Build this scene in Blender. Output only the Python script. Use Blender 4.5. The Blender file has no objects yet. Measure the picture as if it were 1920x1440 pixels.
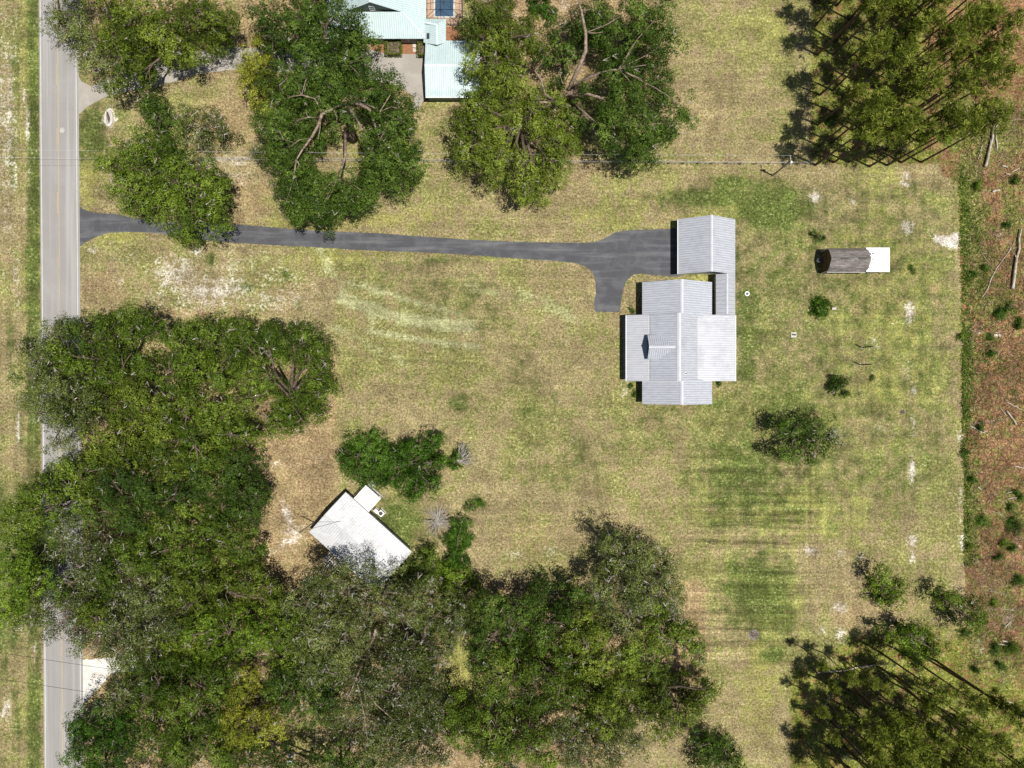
import bpy, math, random
import numpy as np
from mathutils import Vector
random.seed(7); rng = np.random.default_rng(7)
S = bpy.context.scene
COL = S.collection
H = 125.0                                   # drone height above the ground, metres
# ---------------------------------------------------------------- camera
cam = bpy.data.cameras.new("camera"); camo = bpy.data.objects.new("camera", cam); COL.objects.link(camo)
camo.location = (0, 0, H); cam.sensor_width = 36; cam.lens = 36 * H / 192.0
cam.clip_start = 1; cam.clip_end = 3000; S.camera = camo
# ---------------------------------------------------------------- sky and sun
SHX, SHY = -0.27, 0.13                      # ground shadow of one metre of height
world = bpy.data.worlds.new("World"); S.world = world; world.use_nodes = True
wn = world.node_tree; bg = wn.nodes["Background"]
sky = wn.nodes.new("ShaderNodeTexSky"); sky.sky_type = 'NISHITA'; sky.sun_disc = False
sd = Vector((-SHX, -SHY, 1)).normalized()
sky.sun_elevation = math.asin(sd.z); sky.sun_rotation = math.atan2(sd.x, sd.y)
wn.links.new(sky.outputs[0], bg.inputs[0]); bg.inputs[1].default_value = 0.055
sl = bpy.data.lights.new("sun", 'SUN'); sl.energy = 5.0; sl.angle = math.radians(0.5); sl.color = (1, .965, .9)
so = bpy.data.objects.new("sun", sl); COL.objects.link(so)
so.rotation_euler = (-sd).to_track_quat('-Z', 'Y').to_euler()
S.view_settings.view_transform = 'Standard'; S.view_settings.look = 'None'
S.view_settings.exposure = 0.24; S.view_settings.gamma = 1
try: S.cycles.max_bounces = 6; S.cycles.transparent_max_bounces = 4
except Exception: pass

# ---------------------------------------------------------------- helpers
def T(px, py, h=0.0):
    """photo pixel of a point at height h -> world point"""
    k = (1 - h / H) / 10
    return Vector(((px - 960) * k, (720 - py) * k, h))

def tag(o, label=None, cat=None, group=None, kind=None):
    if label: o['label'] = label
    if cat: o['category'] = cat
    if group: o['group'] = group
    if kind: o['kind'] = kind
    return o

def empty(name, loc, label, cat, group=None, rz=0):
    o = bpy.data.objects.new(name, None); COL.objects.link(o)
    o.location = loc; o.rotation_euler.z = rz; o.empty_display_size = .5
    return tag(o, label, cat, group)

def npmesh(name, co, faces, nper, mat, parent=None, loc=(0, 0, 0), attrs=None, smooth=False):
    co = np.asarray(co, dtype=np.float32); faces = np.asarray(faces, dtype=np.int32).ravel()
    me = bpy.data.meshes.new(name); nf = len(faces) // nper
    me.vertices.add(len(co)); me.vertices.foreach_set('co', co.ravel())
    me.loops.add(len(faces)); me.loops.foreach_set('vertex_index', faces)
    me.polygons.add(nf); me.polygons.foreach_set('loop_start', np.arange(nf, dtype=np.int32) * nper)
    if smooth: me.polygons.foreach_set('use_smooth', np.ones(nf, dtype=bool))
    for k, v in (attrs or {}).items():
        a = me.attributes.new(k, 'FLOAT', 'FACE'); a.data.foreach_set('value', np.asarray(v, dtype=np.float32))
    me.materials.append(mat); me.update(); me.validate()
    o = bpy.data.objects.new(name, me); COL.objects.link(o); o.location = loc
    if parent: o.parent = parent
    return o

class MB:
    def __init__(s): s.v = []; s.f = []
    def add(s, vs, fs):
        n = len(s.v); s.v += [tuple(v) for v in vs]; s.f += [tuple(i + n for i in f) for f in fs]; return s
    def box(s, c, d, rz=0.0):
        x, y, z = d[0] / 2, d[1] / 2, d[2] / 2; ca, sa = math.cos(rz), math.sin(rz); vs = []
        for k in (-z, z):
            for (i, j) in ((-x, -y), (x, -y), (x, y), (-x, y)):
                vs.append((c[0] + i * ca - j * sa, c[1] + i * sa + j * ca, c[2] + k))
        return s.add(vs, [(3, 2, 1, 0), (4, 5, 6, 7), (0, 1, 5, 4), (1, 2, 6, 5), (2, 3, 7, 6), (3, 0, 4, 7)])
    def tube(s, pts, rad, n=6, cap=True):
        pts = [Vector(p) for p in pts]
        if not hasattr(rad, '__len__'): rad = [rad] * len(pts)
        rings = []
        for i, p in enumerate(pts):
            d = (pts[min(i + 1, len(pts) - 1)] - pts[max(i - 1, 0)])
            if d.length < 1e-6: d = Vector((0, 0, 1))
            d.normalize(); u = d.orthogonal().normalized()
            if i and abs(d.z) < .99: u = d.cross(Vector((0, 0, 1))).normalized()
            w = d.cross(u)
            rings.append([p + (u * math.cos(a) + w * math.sin(a)) * rad[i] for a in [2 * math.pi * k / n for k in range(n)]])
        vs = [v for r in rings for v in r]; fs = []
        for i in range(len(pts) - 1):
            for k in range(n):
                a, b = i * n + k, i * n + (k + 1) % n
                fs.append((a, b, b + n, a + n))
        if cap: fs.append(tuple(range(n))[::-1]); fs.append(tuple(range((len(pts) - 1) * n, len(pts) * n)))
        return s.add(vs, fs)
    def prism(s, poly, z0, z1):
        n = len(poly); vs = [(p[0], p[1], z0) for p in poly] + [(p[0], p[1], z1) for p in poly]
        return s.add(vs, [tuple(range(n))[::-1], tuple(range(n, 2 * n))] + [(i, (i + 1) % n, n + (i + 1) % n, n + i) for i in range(n)])
    def slab(s, poly, t):
        """planar 3-D polygon given thickness t downwards"""
        n = len(poly); vs = [tuple(p) for p in poly] + [(p[0], p[1], p[2] - t) for p in poly]
        return s.add(vs, [tuple(range(n)), tuple(range(n, 2 * n))[::-1]] + [((i + 1) % n, i, n + i, n + (i + 1) % n) for i in range(n)])
    def build(s, name, mat, parent=None, loc=(0, 0, 0), smooth=False):
        me = bpy.data.meshes.new(name); me.from_pydata(s.v, [], s.f); me.materials.append(mat)
        if smooth: me.polygons.foreach_set('use_smooth', [True] * len(me.polygons))
        me.update(); o = bpy.data.objects.new(name, me); COL.objects.link(o); o.location = loc
        if parent: o.parent = parent
        return o

# ---------------------------------------------------------------- materials
class NT:
    def __init__(s, name):
        s.m = bpy.data.materials.new(name); s.m.use_nodes = True; s.t = s.m.node_tree
        s.b = s.t.nodes['Principled BSDF']; s.L = s.t.links.new
    def n(s, ty, **kw):
        nd = s.t.nodes.new('ShaderNode' + ty)
        for k, v in kw.items(): setattr(nd, k, v)
        return nd
    def put(s, sock, v):
        if isinstance(v, bpy.types.NodeSocket): s.L(v, sock)
        elif isinstance(v, tuple) and len(v) == 3 and sock.type == 'RGBA': sock.default_value = (*v, 1)
        else: sock.default_value = v
    def math(s, op, a, b=0.0, c=None, clamp=False):
        nd = s.n('Math', operation=op, use_clamp=clamp); s.put(nd.inputs[0], a); s.put(nd.inputs[1], b)
        if c is not None: s.put(nd.inputs[2], c)
        return nd.outputs[0]
    def mix(s, f, a, b, bt='MIX'):
        nd = s.n('Mix', data_type='RGBA', blend_type=bt); s.put(nd.inputs[0], f); s.put(nd.inputs[6], a); s.put(nd.inputs[7], b)
        return nd.outputs[2]
    def rng(s, v, a, b, c=0.0, d=1.0):
        nd = s.n('MapRange', interpolation_type='SMOOTHSTEP'); s.put(nd.inputs[0], v)
        for i, q in enumerate((a, b, c, d)): nd.inputs[i + 1].default_value = q
        return nd.outputs[0]
    def coord(s, scale=(1, 1, 1), loc=(0, 0, 0), rot=(0, 0, 0), world=False):
        if world: src = s.n('NewGeometry').outputs['Position']
        else: src = s.n('TexCoord').outputs['Object']
        mp = s.n('Mapping'); s.L(src, mp.inputs[0]); mp.inputs['Scale'].default_value = scale
        mp.inputs['Location'].default_value = loc; mp.inputs['Rotation'].default_value = rot
        return mp.outputs[0]
    def noise(s, vec, scale, detail=4, rough=.6, dist=0.0):
        nd = s.n('TexNoise'); s.put(nd.inputs['Vector'], vec); nd.inputs['Scale'].default_value = scale
        nd.inputs['Detail'].default_value = detail; nd.inputs['Roughness'].default_value = rough; nd.inputs['Distortion'].default_value = dist
        return nd.outputs[0]
    def attr(s, name):
        nd = s.n('Attribute'); nd.attribute_name = name; return nd
    def bump(s, h, st=.3, dist=.05):
        nd = s.n('Bump'); nd.inputs['Strength'].default_value = st; nd.inputs['Distance'].default_value = dist
        s.put(nd.inputs['Height'], h); s.L(nd.outputs[0], s.b.inputs['Normal'])

def mat_simple(name, a, b=None, scale=3, rough=.7, metal=0.0, lo=.35, hi=.65, stretch=(1, 1, 1), bump=0, spec=.3, world=True, detail=4):
    t = NT(name); v = t.coord(stretch, world=world); nz = t.noise(v, scale, detail, .65)
    t.put(t.b.inputs['Base Color'], t.mix(t.rng(nz, lo, hi), a, b or tuple(x * .8 for x in a)))
    t.b.inputs['Roughness'].default_value = rough; t.b.inputs['Metallic'].default_value = metal
    t.b.inputs['Specular IOR Level'].default_value = spec
    if bump: t.bump(nz, bump, .05)
    return t.m

def mat_leaf(name, dark, mid, light, trans=.25, moss=None):
    dark, mid, light = tuple(x * .55 for x in dark), tuple(x * .84 for x in mid), tuple(x * 1.12 for x in light)
    t = NT(name)
    f = t.attr('tint').outputs['Fac']; c = t.attr('bough').outputs['Fac']
    nz = t.noise(t.coord(world=True), .28, 3, .6)
    f2 = t.math('ADD', t.math('MULTIPLY', f, .42), t.math('MULTIPLY', c, .43)); f2 = t.math('ADD', f2, t.math('MULTIPLY', t.rng(nz, .3, .7), .15))
    ramp = t.n('ValToRGB'); cr = ramp.color_ramp
    cr.elements[0].position = .12; cr.elements[0].color = (*dark, 1); cr.elements[1].position = .92; cr.elements[1].color = (*light, 1)
    e = cr.elements.new(.55); e.color = (*mid, 1)
    t.L(f2, ramp.inputs[0]); col = ramp.outputs[0]
    if moss: col = t.mix(t.rng(f, 1 - moss, 1 - moss + .02), col, (.30, .31, .22))
    t.put(t.b.inputs['Base Color'], col); t.b.inputs['Roughness'].default_value = .5
    t.b.inputs['Specular IOR Level'].default_value = .12
    tr = t.n('BsdfTranslucent'); t.put(tr.inputs[0], t.mix(.5, col, (.12, .2, .02)))
    ms = t.n('MixShader'); ms.inputs[0].default_value = trans
    t.L(t.b.outputs[0], ms.inputs[1]); t.L(tr.outputs[0], ms.inputs[2]); t.L(ms.outputs[0], t.t.nodes['Material Output'].inputs[0])
    return t.m

M = {}
LEAF = {
 'green':  mat_leaf('oak_leaves', (.026, .052, .005), (.084, .136, .012), (.215, .285, .036), trans=.12),
 'deep':   mat_leaf('deep_green_leaves', (.020, .046, .006), (.062, .112, .013), (.165, .232, .040), trans=.12),
 'light':  mat_leaf('light_green_leaves', (.036, .062, .006), (.115, .162, .015), (.270, .320, .048), trans=.12),
 'yellow': mat_leaf('yellow_green_leaves', (.060, .082, .007), (.225, .250, .020), (.420, .410, .070), trans=.12),
 'bright': mat_leaf('bright_green_leaves', (.036, .074, .006), (.125, .205, .014), (.260, .355, .045), trans=.12),
 'moss':   mat_leaf('mossy_oak_leaves', (.032, .052, .008), (.098, .130, .022), (.260, .290, .085), moss=.03, trans=.12),
 'lush':   mat_leaf('lush_leaves', (.018, .050, .004), (.058, .136, .010), (.165, .275, .040)),
 'pine':   mat_leaf('pine_needles', (.058, .086, .009), (.165, .208, .020), (.345, .370, .062), trans=.2),
 'grass':  mat_leaf('weed_leaves', (.030, .068, .006), (.085, .150, .014), (.195, .270, .045)),
}
M['bark'] = mat_simple('bark', (.17, .125, .09), (.08, .058, .042), 2.5, .9, stretch=(1, 1, .4), bump=.6)
M['pinebark'] = mat_simple('pine_bark', (.15, .10, .072), (.07, .045, .032), 3, .9, bump=.6)
M['twig'] = mat_simple('pale_bark', (.42, .39, .34), (.25, .22, .18), 2, .85)
M['limb'] = mat_simple('weathered_limb_bark', (.33, .25, .19), (.13, .09, .065), 1.6, .9, bump=.6)
M['deadwood'] = mat_simple('bleached_wood', (.48, .42, .34), (.28, .23, .17), 1.5, .85)
M['drystick'] = mat_simple('dry_sticks', (.40, .30, .20), (.24, .15, .09), 2, .9)
M['brownstick'] = mat_simple('brown_sticks', (.19, .10, .06), (.10, .055, .035), 2, .9)
M['moss'] = mat_simple('grey_moss', (.34, .35, .27), (.2, .21, .15), 2, .95)
M['cable'] = mat_simple('cable_rubber', (.03, .03, .035), None, 2, .6)
M['wire'] = mat_simple('bright_wire', (.62, .62, .62), None, 2, .5)
M['pole'] = mat_simple('weathered_pole_wood', (.30, .26, .21), (.17, .14, .11), 2, .85)
M['galv'] = mat_simple('galvanised_steel', (.62, .64, .66), None, 2, .4, .3)
M['dark_steel'] = mat_simple('dark_steel', (.05, .05, .045), None, 2, .6)
M['glass'] = mat_simple('window_glass', (.035, .045, .055), None, 1, .08, spec=.8)
M['white_trim'] = mat_simple('white_trim', (.74, .74, .72), (.66, .66, .64), 3, .5)
M['concrete'] = mat_simple('concrete', (.42, .40, .36), (.30, .28, .25), .6, .9)
M['white_conc'] = mat_simple('pale_concrete', (.56, .53, .49), (.4, .37, .33), 2, .9)
M['ash'] = mat_simple('ash', (.22, .19, .18), (.08, .07, .06), 3, 1, bump=1)
M['brick'] = mat_simple('red_brick', (.30, .13, .085), (.22, .09, .06), 5, .9)

def mat_roof(name, a, b, dirt, sx, dirt_amt=.5, rot=0, metal=.15, rough=.5):
    """painted or galvanised sheet metal: panel tone shifts, streaks running down the slope, stains"""
    t = NT(name); v = t.coord(world=True, rot=(0, 0, rot))
    st = t.noise(t.coord((sx[0], sx[1], 1), world=True, rot=(0, 0, rot)), 1.0, 5, .7)
    bl = t.noise(v, .35, 5, .65); fi = t.noise(v, 5, 3, .7)
    c = t.mix(t.rng(st, .38, .62), a, b)
    c = t.mix(t.math('MULTIPLY', t.rng(bl, .48, .75), dirt_amt), c, dirt)
    c = t.mix(t.math('MULTIPLY', t.rng(fi, .55, .75), .25), c, dirt)
    t.put(t.b.inputs['Base Color'], c); t.b.inputs['Metallic'].default_value = metal
    t.put(t.b.inputs['Roughness'], t.rng(bl, .3, .7, rough - .1, rough + .15))
    return t.m
M['roof_main'] = mat_roof('galvalume_roofing', (.48, .495, .53), (.41, .425, .465), (.27, .28, .30), (.5, 3.2))
M['roof_porch'] = mat_roof('bright_porch_roofing', (.425, .43, .455), (.375, .38, .405), (.30, .30, .31), (.5, 3.2), .35)
M['roof_white'] = mat_roof('white_weathered_roofing', (.55, .55, .555), (.47, .47, .475), (.31, .30, .29), (.8, 3), .7, rot=math.radians(48), metal=0)
M['roof_teal'] = mat_roof('pale_teal_roofing', (.47, .565, .56), (.42, .515, .515), (.31, .37, .36), (3.2, .5), .4, metal=0)
M['rib_main'] = mat_simple('roof_rib_metal', (.30, .31, .35), (.26, .27, .31), .8, .5, .15)
M['rib_white'] = mat_simple('roof_rib_white', (.36, .36, .36), (.28, .28, .28), .8, .6)
M['rib_teal'] = mat_simple('roof_rib_teal', (.34, .42, .425), (.31, .39, .395), .8, .6)
M['cap'] = mat_simple('ridge_cap_metal', (.56, .57, .60), (.50, .51, .54), .8, .5)
M['cap_teal'] = mat_simple('ridge_cap_teal', (.60, .69, .69), (.54, .63, .63), .8, .5)
M['siding'] = mat_simple('pale_siding', (.50, .50, .48), (.42, .42, .40), 3, .7)
M['siding_green'] = mat_simple('grey_green_siding', (.19, .225, .19), (.165, .195, .165), 2, .7, stretch=(.3, .3, 6))
M['siding_brown'] = mat_simple('brown_board_siding', (.115, .075, .035), (.065, .040, .018), 3, .8, stretch=(1, 4, .3))
M['louver'] = mat_simple('blue_grey_louver', (.20, .235, .30), (.11, .13, .17), 2, .6, stretch=(.3, .3, 10))
M['louver_dark'] = mat_simple('dark_louver', (.05, .06, .08), None, 2, .6)

def mat_shingle():
    t = NT('grey_shingles'); v = t.coord(world=True)
    w = t.n('TexBrick'); t.L(v, w.inputs[0]); w.inputs['Scale'].default_value = 1.0
    w.inputs['Brick Width'].default_value = .3; w.inputs['Row Height'].default_value = .14; w.inputs['Mortar Size'].default_value = .012
    w.inputs['Color1'].default_value = (.17, .15, .135, 1); w.inputs['Color2'].default_value = (.115, .1, .092, 1); w.inputs['Mortar'].default_value = (.04, .035, .03, 1)
    nz = t.noise(t.coord((.6, 3, 3), world=True), 1.2, 5, .7)
    t.put(t.b.inputs['Base Color'], t.mix(t.rng(nz, .4, .7), w.outputs[0], (.26, .235, .215))); t.b.inputs['Roughness'].default_value = .95
    t.bump(nz, .4, .03); return t.m
M['shingle'] = mat_shingle()

def mat_asphalt(name, dark, mid, light, along, streak=.5, big=.12, grain=14.0, lo=.45, hi=.72):
    t = NT(name); v = t.coord(world=True)
    st = t.noise(t.coord(along, world=True), 1, 5, .6); bl = t.noise(v, big, 6, .62, .6); gr = t.noise(v, grain, 2, .8)
    c = t.mix(t.rng(bl, lo, hi), dark, mid)
    c = t.mix(t.math('MULTIPLY', t.rng(st, .45, .72), streak), c, light)
    c = t.mix(t.rng(gr, .3, .75, 0, .35), c, light)
    t.put(t.b.inputs['Base Color'], c); t.b.inputs['Roughness'].default_value = .9; t.bump(gr, .3, .02)
    return t.m
M['road'] = mat_asphalt('weathered_road_asphalt', (.225, .212, .198), (.275, .262, .248), (.345, .330, .315), (1.1, .02, 1), .8, .08)
M['drive'] = mat_asphalt('dark_driveway_asphalt', (.036, .036, .042), (.068, .068, .076), (.19, .19, .19), (.07, .8, 1), .5, .35, 9, .42, .66)
M['nbdrive'] = mat_asphalt('old_concrete_drive', (.26, .235, .20), (.33, .30, .26), (.43, .40, .36), (.2, .2, 1), .4, .3, 6)
M['gravel'] = mat_asphalt('white_gravel', (.50, .47, .42), (.60, .58, .53), (.72, .70, .66), (.5, .5, 1), .5, .5, 8)
M['yellow_paint'] = mat_asphalt('faded_yellow_paint', (.44, .33, .17), (.34, .29, .20), (.28, .26, .23), (1, .3, 1), .8, .3, 8)
M['white_paint'] = mat_asphalt('white_line_paint', (.55, .53, .51), (.45, .44, .42), (.32, .31, .30), (1, .5, 1), .4, .6, 8)
M['pavers'] = mat_simple('orange_mulch', (.30, .145, .075), (.21, .095, .05), 3, .95)
M['deck_pool'] = mat_simple('tan_pool_deck', (.44, .30, .20), (.38, .26, .175), 2, .9)
M['water'] = mat_simple('pool_water', (.05, .095, .15), (.04, .08, .13), .4, .06, spec=.6)
M['bin_blue'] = mat_simple('pale_blue_plastic', (.38, .52, .55), None, 2, .5)

# ---------------------------------------------------------------- ground
def blob(X, Y, cx, cy, rx, ry, rot=0.0, p=1.0):
    a = math.radians(rot); dx, dy = X - cx, Y - cy
    u = dx * math.cos(a) + dy * math.sin(a); v = -dx * math.sin(a) + dy * math.cos(a)
    return np.exp(-((u / rx) ** 2 + (v / ry) ** 2) ** p)
def box_(X, Y, x0, x1, y0, y1, s=12.0):
    f = lambda t: 1 / (1 + np.exp(-np.clip(t / s * 4, -40, 40)))
    return f(X - x0) * f(x1 - X) * f(Y - y0) * f(y1 - Y)

xs = np.concatenate([np.linspace(-900, -120, 14)[:-1], np.arange(-120, 120.01, .5), np.linspace(120, 900, 14)[1:]])
ys = np.concatenate([np.linspace(-900, -90, 14)[:-1], np.arange(-90, 90.01, .5), np.linspace(90, 900, 14)[1:]])
GX, GY = np.meshgrid(xs, ys); PX = GX * 10 + 960; PY = 720 - GY * 10
B = lambda *a, **k: blob(PX, PY, *a, **k)
X_ = lambda *a, **k: box_(PX, PY, *a, **k)
green = np.zeros_like(PX)
for a in [(1450,390,90,50,0,1.05),(1330,372,110,24,0,.95),(1380,345,60,16,0,.8),(1340,760,60,20,0,.6),(1250,775,70,18,0,.5),(1400,690,30,60,0,.7),(1500,700,30,80,0,.5),(1340,840,60,30,0,.5),(720,540,50,60,0,.4),(900,600,60,40,0,.45),(1000,770,60,40,30,.4),(1060,900,80,40,0,.35),(560,450,60,12,0,.5),(800,490,160,12,3,.45),(1480,760,60,60,0,.7),(1400,900,110,110,0,.75),(1425,1110,75,85,0,1.0),(1400,600,50,190,0,.62),(1450,520,40,160,0,.4),(1500,600,30,200,0,.3),(1570,560,20,200,0,.3),(1640,700,24,200,0,.25),
          (1430,1180,80,20,0,.5),(850,560,160,70,-15,.45),(1000,840,130,60,35,.28),(1080,850,50,40,0,.5),(980,700,60,60,40,.35),(740,980,60,50,0,.9),(860,760,25,20,0,.7),
          (1470,960,90,60,0,.5),(1340,930,60,90,0,.35),(1560,980,40,60,0,.35),(170,250,40,70,0,.8),(210,215,50,40,0,.5),(66,300,9,500,0,.9),(68,1300,10,260,0,.8),
          (775,560,40,90,0,.35),(640,660,60,30,20,.3),(1240,780,80,30,0,.4),(1010,900,60,30,0,.3),(740,690,120,40,-25,.2),(1120,470,60,100,0,.15),(1380,470,16,60,0,.6),
          (1600,480,120,90,0,.3),(1450,1228,22,18,0,1.2),(940,480,300,14,3,.4),(830,240,40,60,0,.3),(110,1400,8,60,0,.5),(1640,560,90,180,0,.2),(870,750,20,14,0,.8),(900,940,20,12,-30,.8),
          (460,540,16,8,0,.9),(535,515,14,12,0,.8),(397,490,10,26,0,.8),(560,570,10,12,0,.6),(1700,700,60,200,0,.2)]:
    green = np.maximum(green, a[5] * B(a[0], a[1], a[2], a[3], -a[4]))
green = np.maximum(green, .62 * X_(1352, 1498, 1040, 1190, 26)); green = np.maximum(green, .5 * X_(1312, 1526, 858, 1004, 40))
green = np.maximum(green, .40 * X_(1380, 1790, 330, 980, 60)); green = np.maximum(green, .3 * X_(1140, 1520, 745, 860, 40)); green = np.maximum(green, .18 * X_(700, 1180, 520, 950, 120))
yel = np.zeros_like(PX)
for a in [(1650,560,130,240,0,.7),(1640,740,120,130,0,.7),(1430,1300,40,160,0,.8),(1500,950,200,110,0,.55),(1440,1120,80,90,0,.6),(1380,130,60,200,0,.3),(600,420,320,22,4,.8),
          (640,480,300,16,4,.6),(230,440,60,14,0,.9),(170,330,40,110,0,.8),(862,1262,34,80,0,1.1),(565,1385,34,34,0,.9),(1460,30,60,90,0,.5),(1320,500,120,120,0,.3),(60,1250,30,300,0,.4),(1340,380,300,60,0,.35),(560,290,60,20,0,.5),
          (700,300,60,30,0,.5),(980,480,130,12,2,.6),(1130,410,200,20,-4,.5),(1450,1420,30,60,0,.6)]:
    yel = np.maximum(yel, a[5] * B(a[0], a[1], a[2], a[3], -a[4]))
sand = np.zeros_like(PX)
for a in [(330,515,60,45,0,.62),(400,545,90,40,10,.66),(520,560,90,30,0,.5),(450,505,170,60,0,.34),(250,480,60,30,0,.3),(300,560,50,30,0,.4),(1775,453,26,10,-20,1.6),(1790,446,9,10,0,1.6),(1705,585,12,26,0,.85),(1700,700,10,30,0,.4),(1702,425,14,16,0,.9),(1698,345,14,8,0,.7),(1530,370,16,16,0,.7),(1600,378,10,8,0,.7),(1700,330,12,10,0,.7),
          (1712,800,8,30,0,.55),(1710,880,8,36,0,.75),(1712,730,10,18,0,.6),(1710,1015,12,16,0,.75),(1712,1045,8,14,0,.75),(1520,1032,18,12,0,.8),(1575,1040,12,10,0,.6),(1612,1044,9,8,0,.7),(1575,1140,16,18,0,.7),(1575,1190,12,22,0,.6),(1540,1182,12,10,0,.55),
          (1803,640,7,12,0,.6),(1801,820,7,14,0,.8),(1800,940,6,60,0,.55),(1805,1015,6,22,0,.8),(540,970,12,34,20,.8),(540,1015,50,14,35,.6),(520,870,50,12,0,.35),(550,1000,26,24,0,.55),
          (420,305,90,14,2,.55),(440,330,60,20,0,.45),(460,295,60,6,0,.6),(900,303,700,3,0,.45),(12,230,22,260,0,.55),(10,400,12,60,0,.5),(52,235,5,50,0,.8),(45,180,4,22,0,.8),(46,400,4,22,0,.5),(28,60,5,60,0,.4),(34,800,4,60,0,.8),(12,1330,14,30,0,.6),(5,1340,5,6,0,1.1),
          (65,1235,5,40,0,.5),(215,500,6,60,0,.4),(225,530,8,20,0,.5),(205,222,14,22,0,.9),(875,60,20,30,0,.8),(880,80,16,20,0,.7),(1060,10,30,20,0,.4),(1150,300,200,5,0,.3),(1172,730,10,20,0,.5),(970,1040,30,12,0,.45),(1030,1030,30,12,0,.4),(30,520,10,80,0,.45),(20,980,10,30,0,.4),(38,1150,5,60,0,.4),(30,330,5,40,0,.5),(55,330,4,60,0,.4),(1660,800,30,16,0,.3),
          (1640,640,20,24,0,.35),(1830,620,14,9,0,.6),(1868,630,9,7,0,.8),(1890,1165,22,22,0,.5),(1840,1200,10,40,0,.45),(1900,1010,20,30,0,.3),(1870,440,16,16,0,.4),(1430,560,26,20,0,.2),(1130,770,60,60,0,.15),(175,470,10,8,0,.7),(370,470,16,10,0,.8),(600,860,26,10,0,.3)]:
    sand = np.maximum(sand, a[5] * B(a[0], a[1], a[2], a[3], -a[4]))
lit = np.zeros_like(PX)          # brown leaf litter and bare reddish soil
for a in [(450,370,90,70,0,.85),(430,230,120,90,0,.8),(190,540,60,50,0,.8),(330,590,180,18,0,.8),(560,800,80,110,0,.7),(520,960,70,90,20,1.0),(560,1050,90,50,0,1),(700,400,120,30,0,.35),(980,60,140,90,0,.8),(1010,130,60,60,0,.7),
          (1090,300,120,70,0,.6),(1000,1010,130,60,0,.6),(640,620,50,50,0,.3),(1130,140,160,160,0,.6),(1600,1150,70,50,0,.8),(1690,1140,60,50,0,.7),(1540,1040,40,40,0,.5),(1300,1100,30,80,0,.45),(1360,1010,40,60,0,.3),(1790,320,40,14,0,.8),(1690,330,110,16,0,.5),(1752,540,14,14,0,1.0),
          (1598,435,16,12,0,.6),(1800,750,10,160,0,.6),(1640,490,40,30,0,.0),(62,1230,12,60,0,.7),(60,880,14,60,0,.7),(52,760,20,50,0,.4),(1260,620,30,30,0,.2),(1730,420,60,30,0,.3),(1380,90,60,90,0,.35),(1230,80,50,90,0,.5),(700,470,200,10,4,.3),(1085,480,20,10,0,.2),
          (1140,620,30,50,0,.35),(1150,720,30,40,0,.35),(1240,1000,60,40,0,.2),(1730,800,60,60,0,.35),(1730,950,80,100,0,.4),(1480,1120,20,90,0,.45),(15,300,20,200,0,.2),(830,780,200,60,0,.2),(800,640,200,60,10,.15)]:
    lit = np.maximum(lit, a[5] * B(a[0], a[1], a[2], a[3], -a[4]))
wood = np.maximum.reduce([X_(150, 640, 640, 1700, 30), X_(640, 1330, 1080, 1700, 30), X_(150, 440, -500, 150, 30) , X_(440, 800, -400, 210, 20), X_(890, 1260, -400, 200, 25)])
wood = wood * (1 - B(862, 1260, 30, 75)) * (1 - B(565, 1385, 30, 34)) * (1 - X_(1180, 1400, 1340, 1500, 30))
lit = np.maximum(lit * (1 - B(862, 1260, 30, 75)), wood * .9)
sl_ = (PY - 310) * .0165
cut = box_(PX - sl_, PY, 1797, 4000, 325, 4000, 4)
cut = np.maximum(cut, X_(1760, 4000, -3000, 345, 60)); cut = np.maximum(cut, X_(1725, 4000, -3000, 300, 60) * .8)
pinef = np.maximum(X_(1520, 1770, -3000, 308, 22), X_(1480, 4000, 1245, 4000, 40))
pinef = np.maximum(pinef, X_(1560, 1830, 1190, 1300, 50)); pinef = np.maximum(pinef, X_(1660, 4000, 1160, 1300, 60) * .7)
cut = cut * (1 - X_(1700, 1860, 1200, 2000, 80)) * (1 - X_(1600, 4000, 1290, 2000, 60))
cutg = np.zeros_like(PX)
for a in [(1815,350,22,60,0,.9),(1822,430,26,60,0,.8),(1830,520,30,60,0,.5),(1812,700,12,90,0,1.0),(1816,960,20,80,0,.8),(1870,250,60,50,0,.7),(1900,400,30,60,0,.4),(1860,570,40,30,0,.5),(1800,230,40,60,0,.6),(1890,940,30,40,0,.4),(1880,1130,50,50,0,.3),(1850,1260,60,50,0,.7),(1820,1180,30,50,0,.6)]:
    cutg = np.maximum(cutg, a[5] * B(a[0], a[1], a[2], a[3], -a[4]))
green = np.maximum(green, X_(50, 76, -4000, 4000, 8) * .75); green = np.maximum(green, X_(-4000, 60, -4000, 4000, 8) * .1); yel = np.maximum(yel, X_(40, 76, -4000, 4000, 16) * .4); lit = np.maximum(lit, X_(-4000, 60, -4000, 700, 20) * .25)
green = np.maximum(green, X_(-400, 60, 900, 1230, 60) * .7)
for gx_, gy_, ga_, gb_ in ((30,130,10,90),(22,330,8,80),(50,520,8,120),(20,640,10,60),(40,780,10,80),(30,1340,12,90),(8,1250,16,40),(100,1440,6,60)): green = np.maximum(green, .6 * B(gx_, gy_, ga_, gb_))
strip = np.maximum(X_(-4000, 76, -4000, 4000, 8), 0)
fieldv = np.maximum(X_(1490, 1800, 320, 1100, 30), X_(1380, 1480, 560, 760, 30) * .8); fieldv = np.maximum(fieldv, strip)
fieldh = X_(1290, 1530, 850, 1240, 30)
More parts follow.
